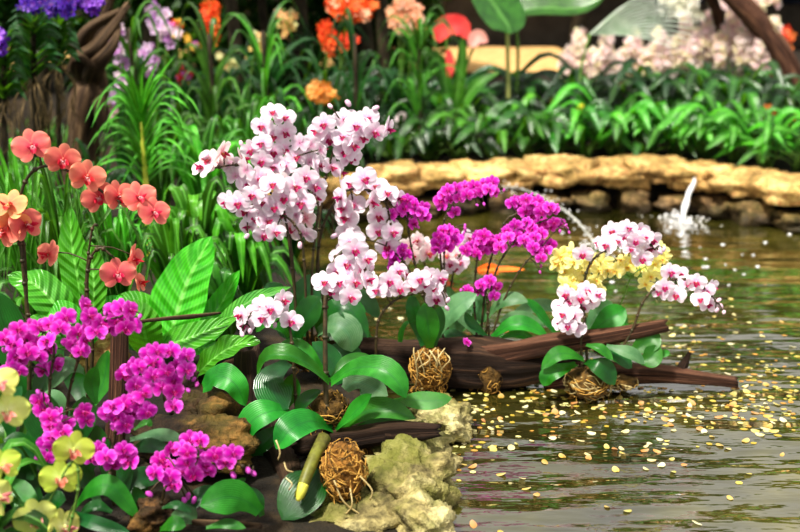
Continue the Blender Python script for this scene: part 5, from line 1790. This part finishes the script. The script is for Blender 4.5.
# ------------------------------------------------------------------ floating petals
M['fp'] = [petal_mat('floating petal', .15, .4)][0]
FPM = []
for k in range(6):
    mb = MB()
    col = lin([(198, 174, 88), (184, 152, 66), (208, 196, 136), (214, 206, 162), (188, 132, 66), (176, 166, 84)][k])
    petal(mb, 0, 1.0, .75, lambda t, s: mixc(col, (1, 1, .85), .15 * t), lambda t: math.sin(math.pi * (.08 + .9 * t)) ** .5, 0.1, .35, 0, 8, 5, -1.0)
    FPM.append(mb.mesh('floating_petal', M['fp']))
rng = random.Random(404)


def onwater(px, py):
    q = P(px, py, 3)
    dr = q - CAM
    p = CAM + dr * (CAM_Z / -dr.z)
    return Vector((p.x, p.y, .0015))


placed = []
tries = 0
CL = [(700, 415, 80, 22, 80), (770, 400, 40, 20, 40), (560, 404, 90, 16, 90), (620, 425, 120, 24, 60), (395, 335, 26, 20, 18), (460, 430, 26, 40, 30), (650, 320, 60, 30, 30), (720, 350, 60, 30, 34), (680, 485, 100, 36, 34), (480, 250, 80, 30, 8)]
for (cx, cy, sx, sy, n) in CL:
    k = 0
    n = int(n * .70)
    while k < n and tries < 6000:
        tries += 1
        px, py = rng.gauss(cx, sx), rng.gauss(cy, sy)
        if not (365 < px < 830 and 225 < py < 545):
            continue
        p = onwater(px, py)
        if inland(p.x, p.y) > -.06 or any((p - q).length < .014 for q in placed):
            continue
        placed.append(p)
        k += 1
extra = []
while len(extra) < 420:
    px, py = rng.choice([(rng.gauss(690, 80), rng.gauss(372, 40)), (rng.gauss(560, 90), rng.gauss(405, 14)), (rng.gauss(455, 16), rng.gauss(430, 30)), (rng.gauss(760, 40), rng.gauss(390, 22))])
    if not (375 < px < 830 and 285 < py < 545):
        continue
    p = onwater(px, py)
    if inland(p.x, p.y) > -.05:
        continue
    extra.append(p)
placed = placed[:290]
mb = MB()
for p in extra:
    col = lin(rng.choice([(196, 176, 90), (176, 150, 66), (210, 200, 140), (190, 136, 70)]))
    a, s_ = rng.uniform(0, 6.28), rng.uniform(.004, .0085)
    vs = [p + Vector((math.cos(a + k * 1.0472) * s_ * (1 if k % 3 else 1.4), math.sin(a + k * 1.0472) * s_, -.0005)) for k in range(6)]
    mb.add(vs, [tuple(range(6))], None, [col] * 6)
o_ = mb.top('petal_litter', M['fp'], (extra[0].x, extra[0].y, 0))
tag(o_, 'fine yellow petal litter scattered over the pond between larger petals', 'petals', kind='stuff')
for p in placed:
    o = bpy.data.objects.new('floating_petal', rng.choice(FPM))
    COL.objects.link(o)
    o.location = p
    s = rng.uniform(.006, .012)
    o.scale = (s, s, s)
    o.rotation_euler = (rng.gauss(0, .15), rng.gauss(0, .15), rng.uniform(0, 6.28))
    tag(o, 'yellowish fallen petal floating on the pond water', 'petal', 'petals floating on the pond')

# ------------------------------------------------------------------ light
w = bpy.data.worlds.new('sky')
SC.world = w
w.use_nodes = True
nt = w.node_tree
bg = nt.nodes['Background']
tc = nt.nodes.new('ShaderNodeTexCoord')
sp_ = nt.nodes.new('ShaderNodeSeparateXYZ')
nt.links.new(tc.outputs['Generated'], sp_.inputs[0])
rp = nt.nodes.new('ShaderNodeValToRGB')
nt.links.new(sp_.outputs[2], rp.inputs[0])
rp.color_ramp.elements[0].position = 0.0
rp.color_ramp.elements[0].color = (.55, .56, .58, 1)
rp.color_ramp.elements[1].position = .5
rp.color_ramp.elements[1].color = (1.3, 1.27, 1.24, 1)
nt.links.new(rp.outputs[0], bg.inputs[0])
bg.inputs[1].default_value = 0.72
sl = bpy.data.lights.new('sun', 'SUN')
sl.energy = 5.8
sl.angle = math.radians(8)
sl.color = (1.0, .95, .86)
so = bpy.data.objects.new('sun', sl)
COL.objects.link(so)
so.rotation_euler = Vector((.38, .42, -1.0)).to_track_quat('-Z', 'Y').to_euler()
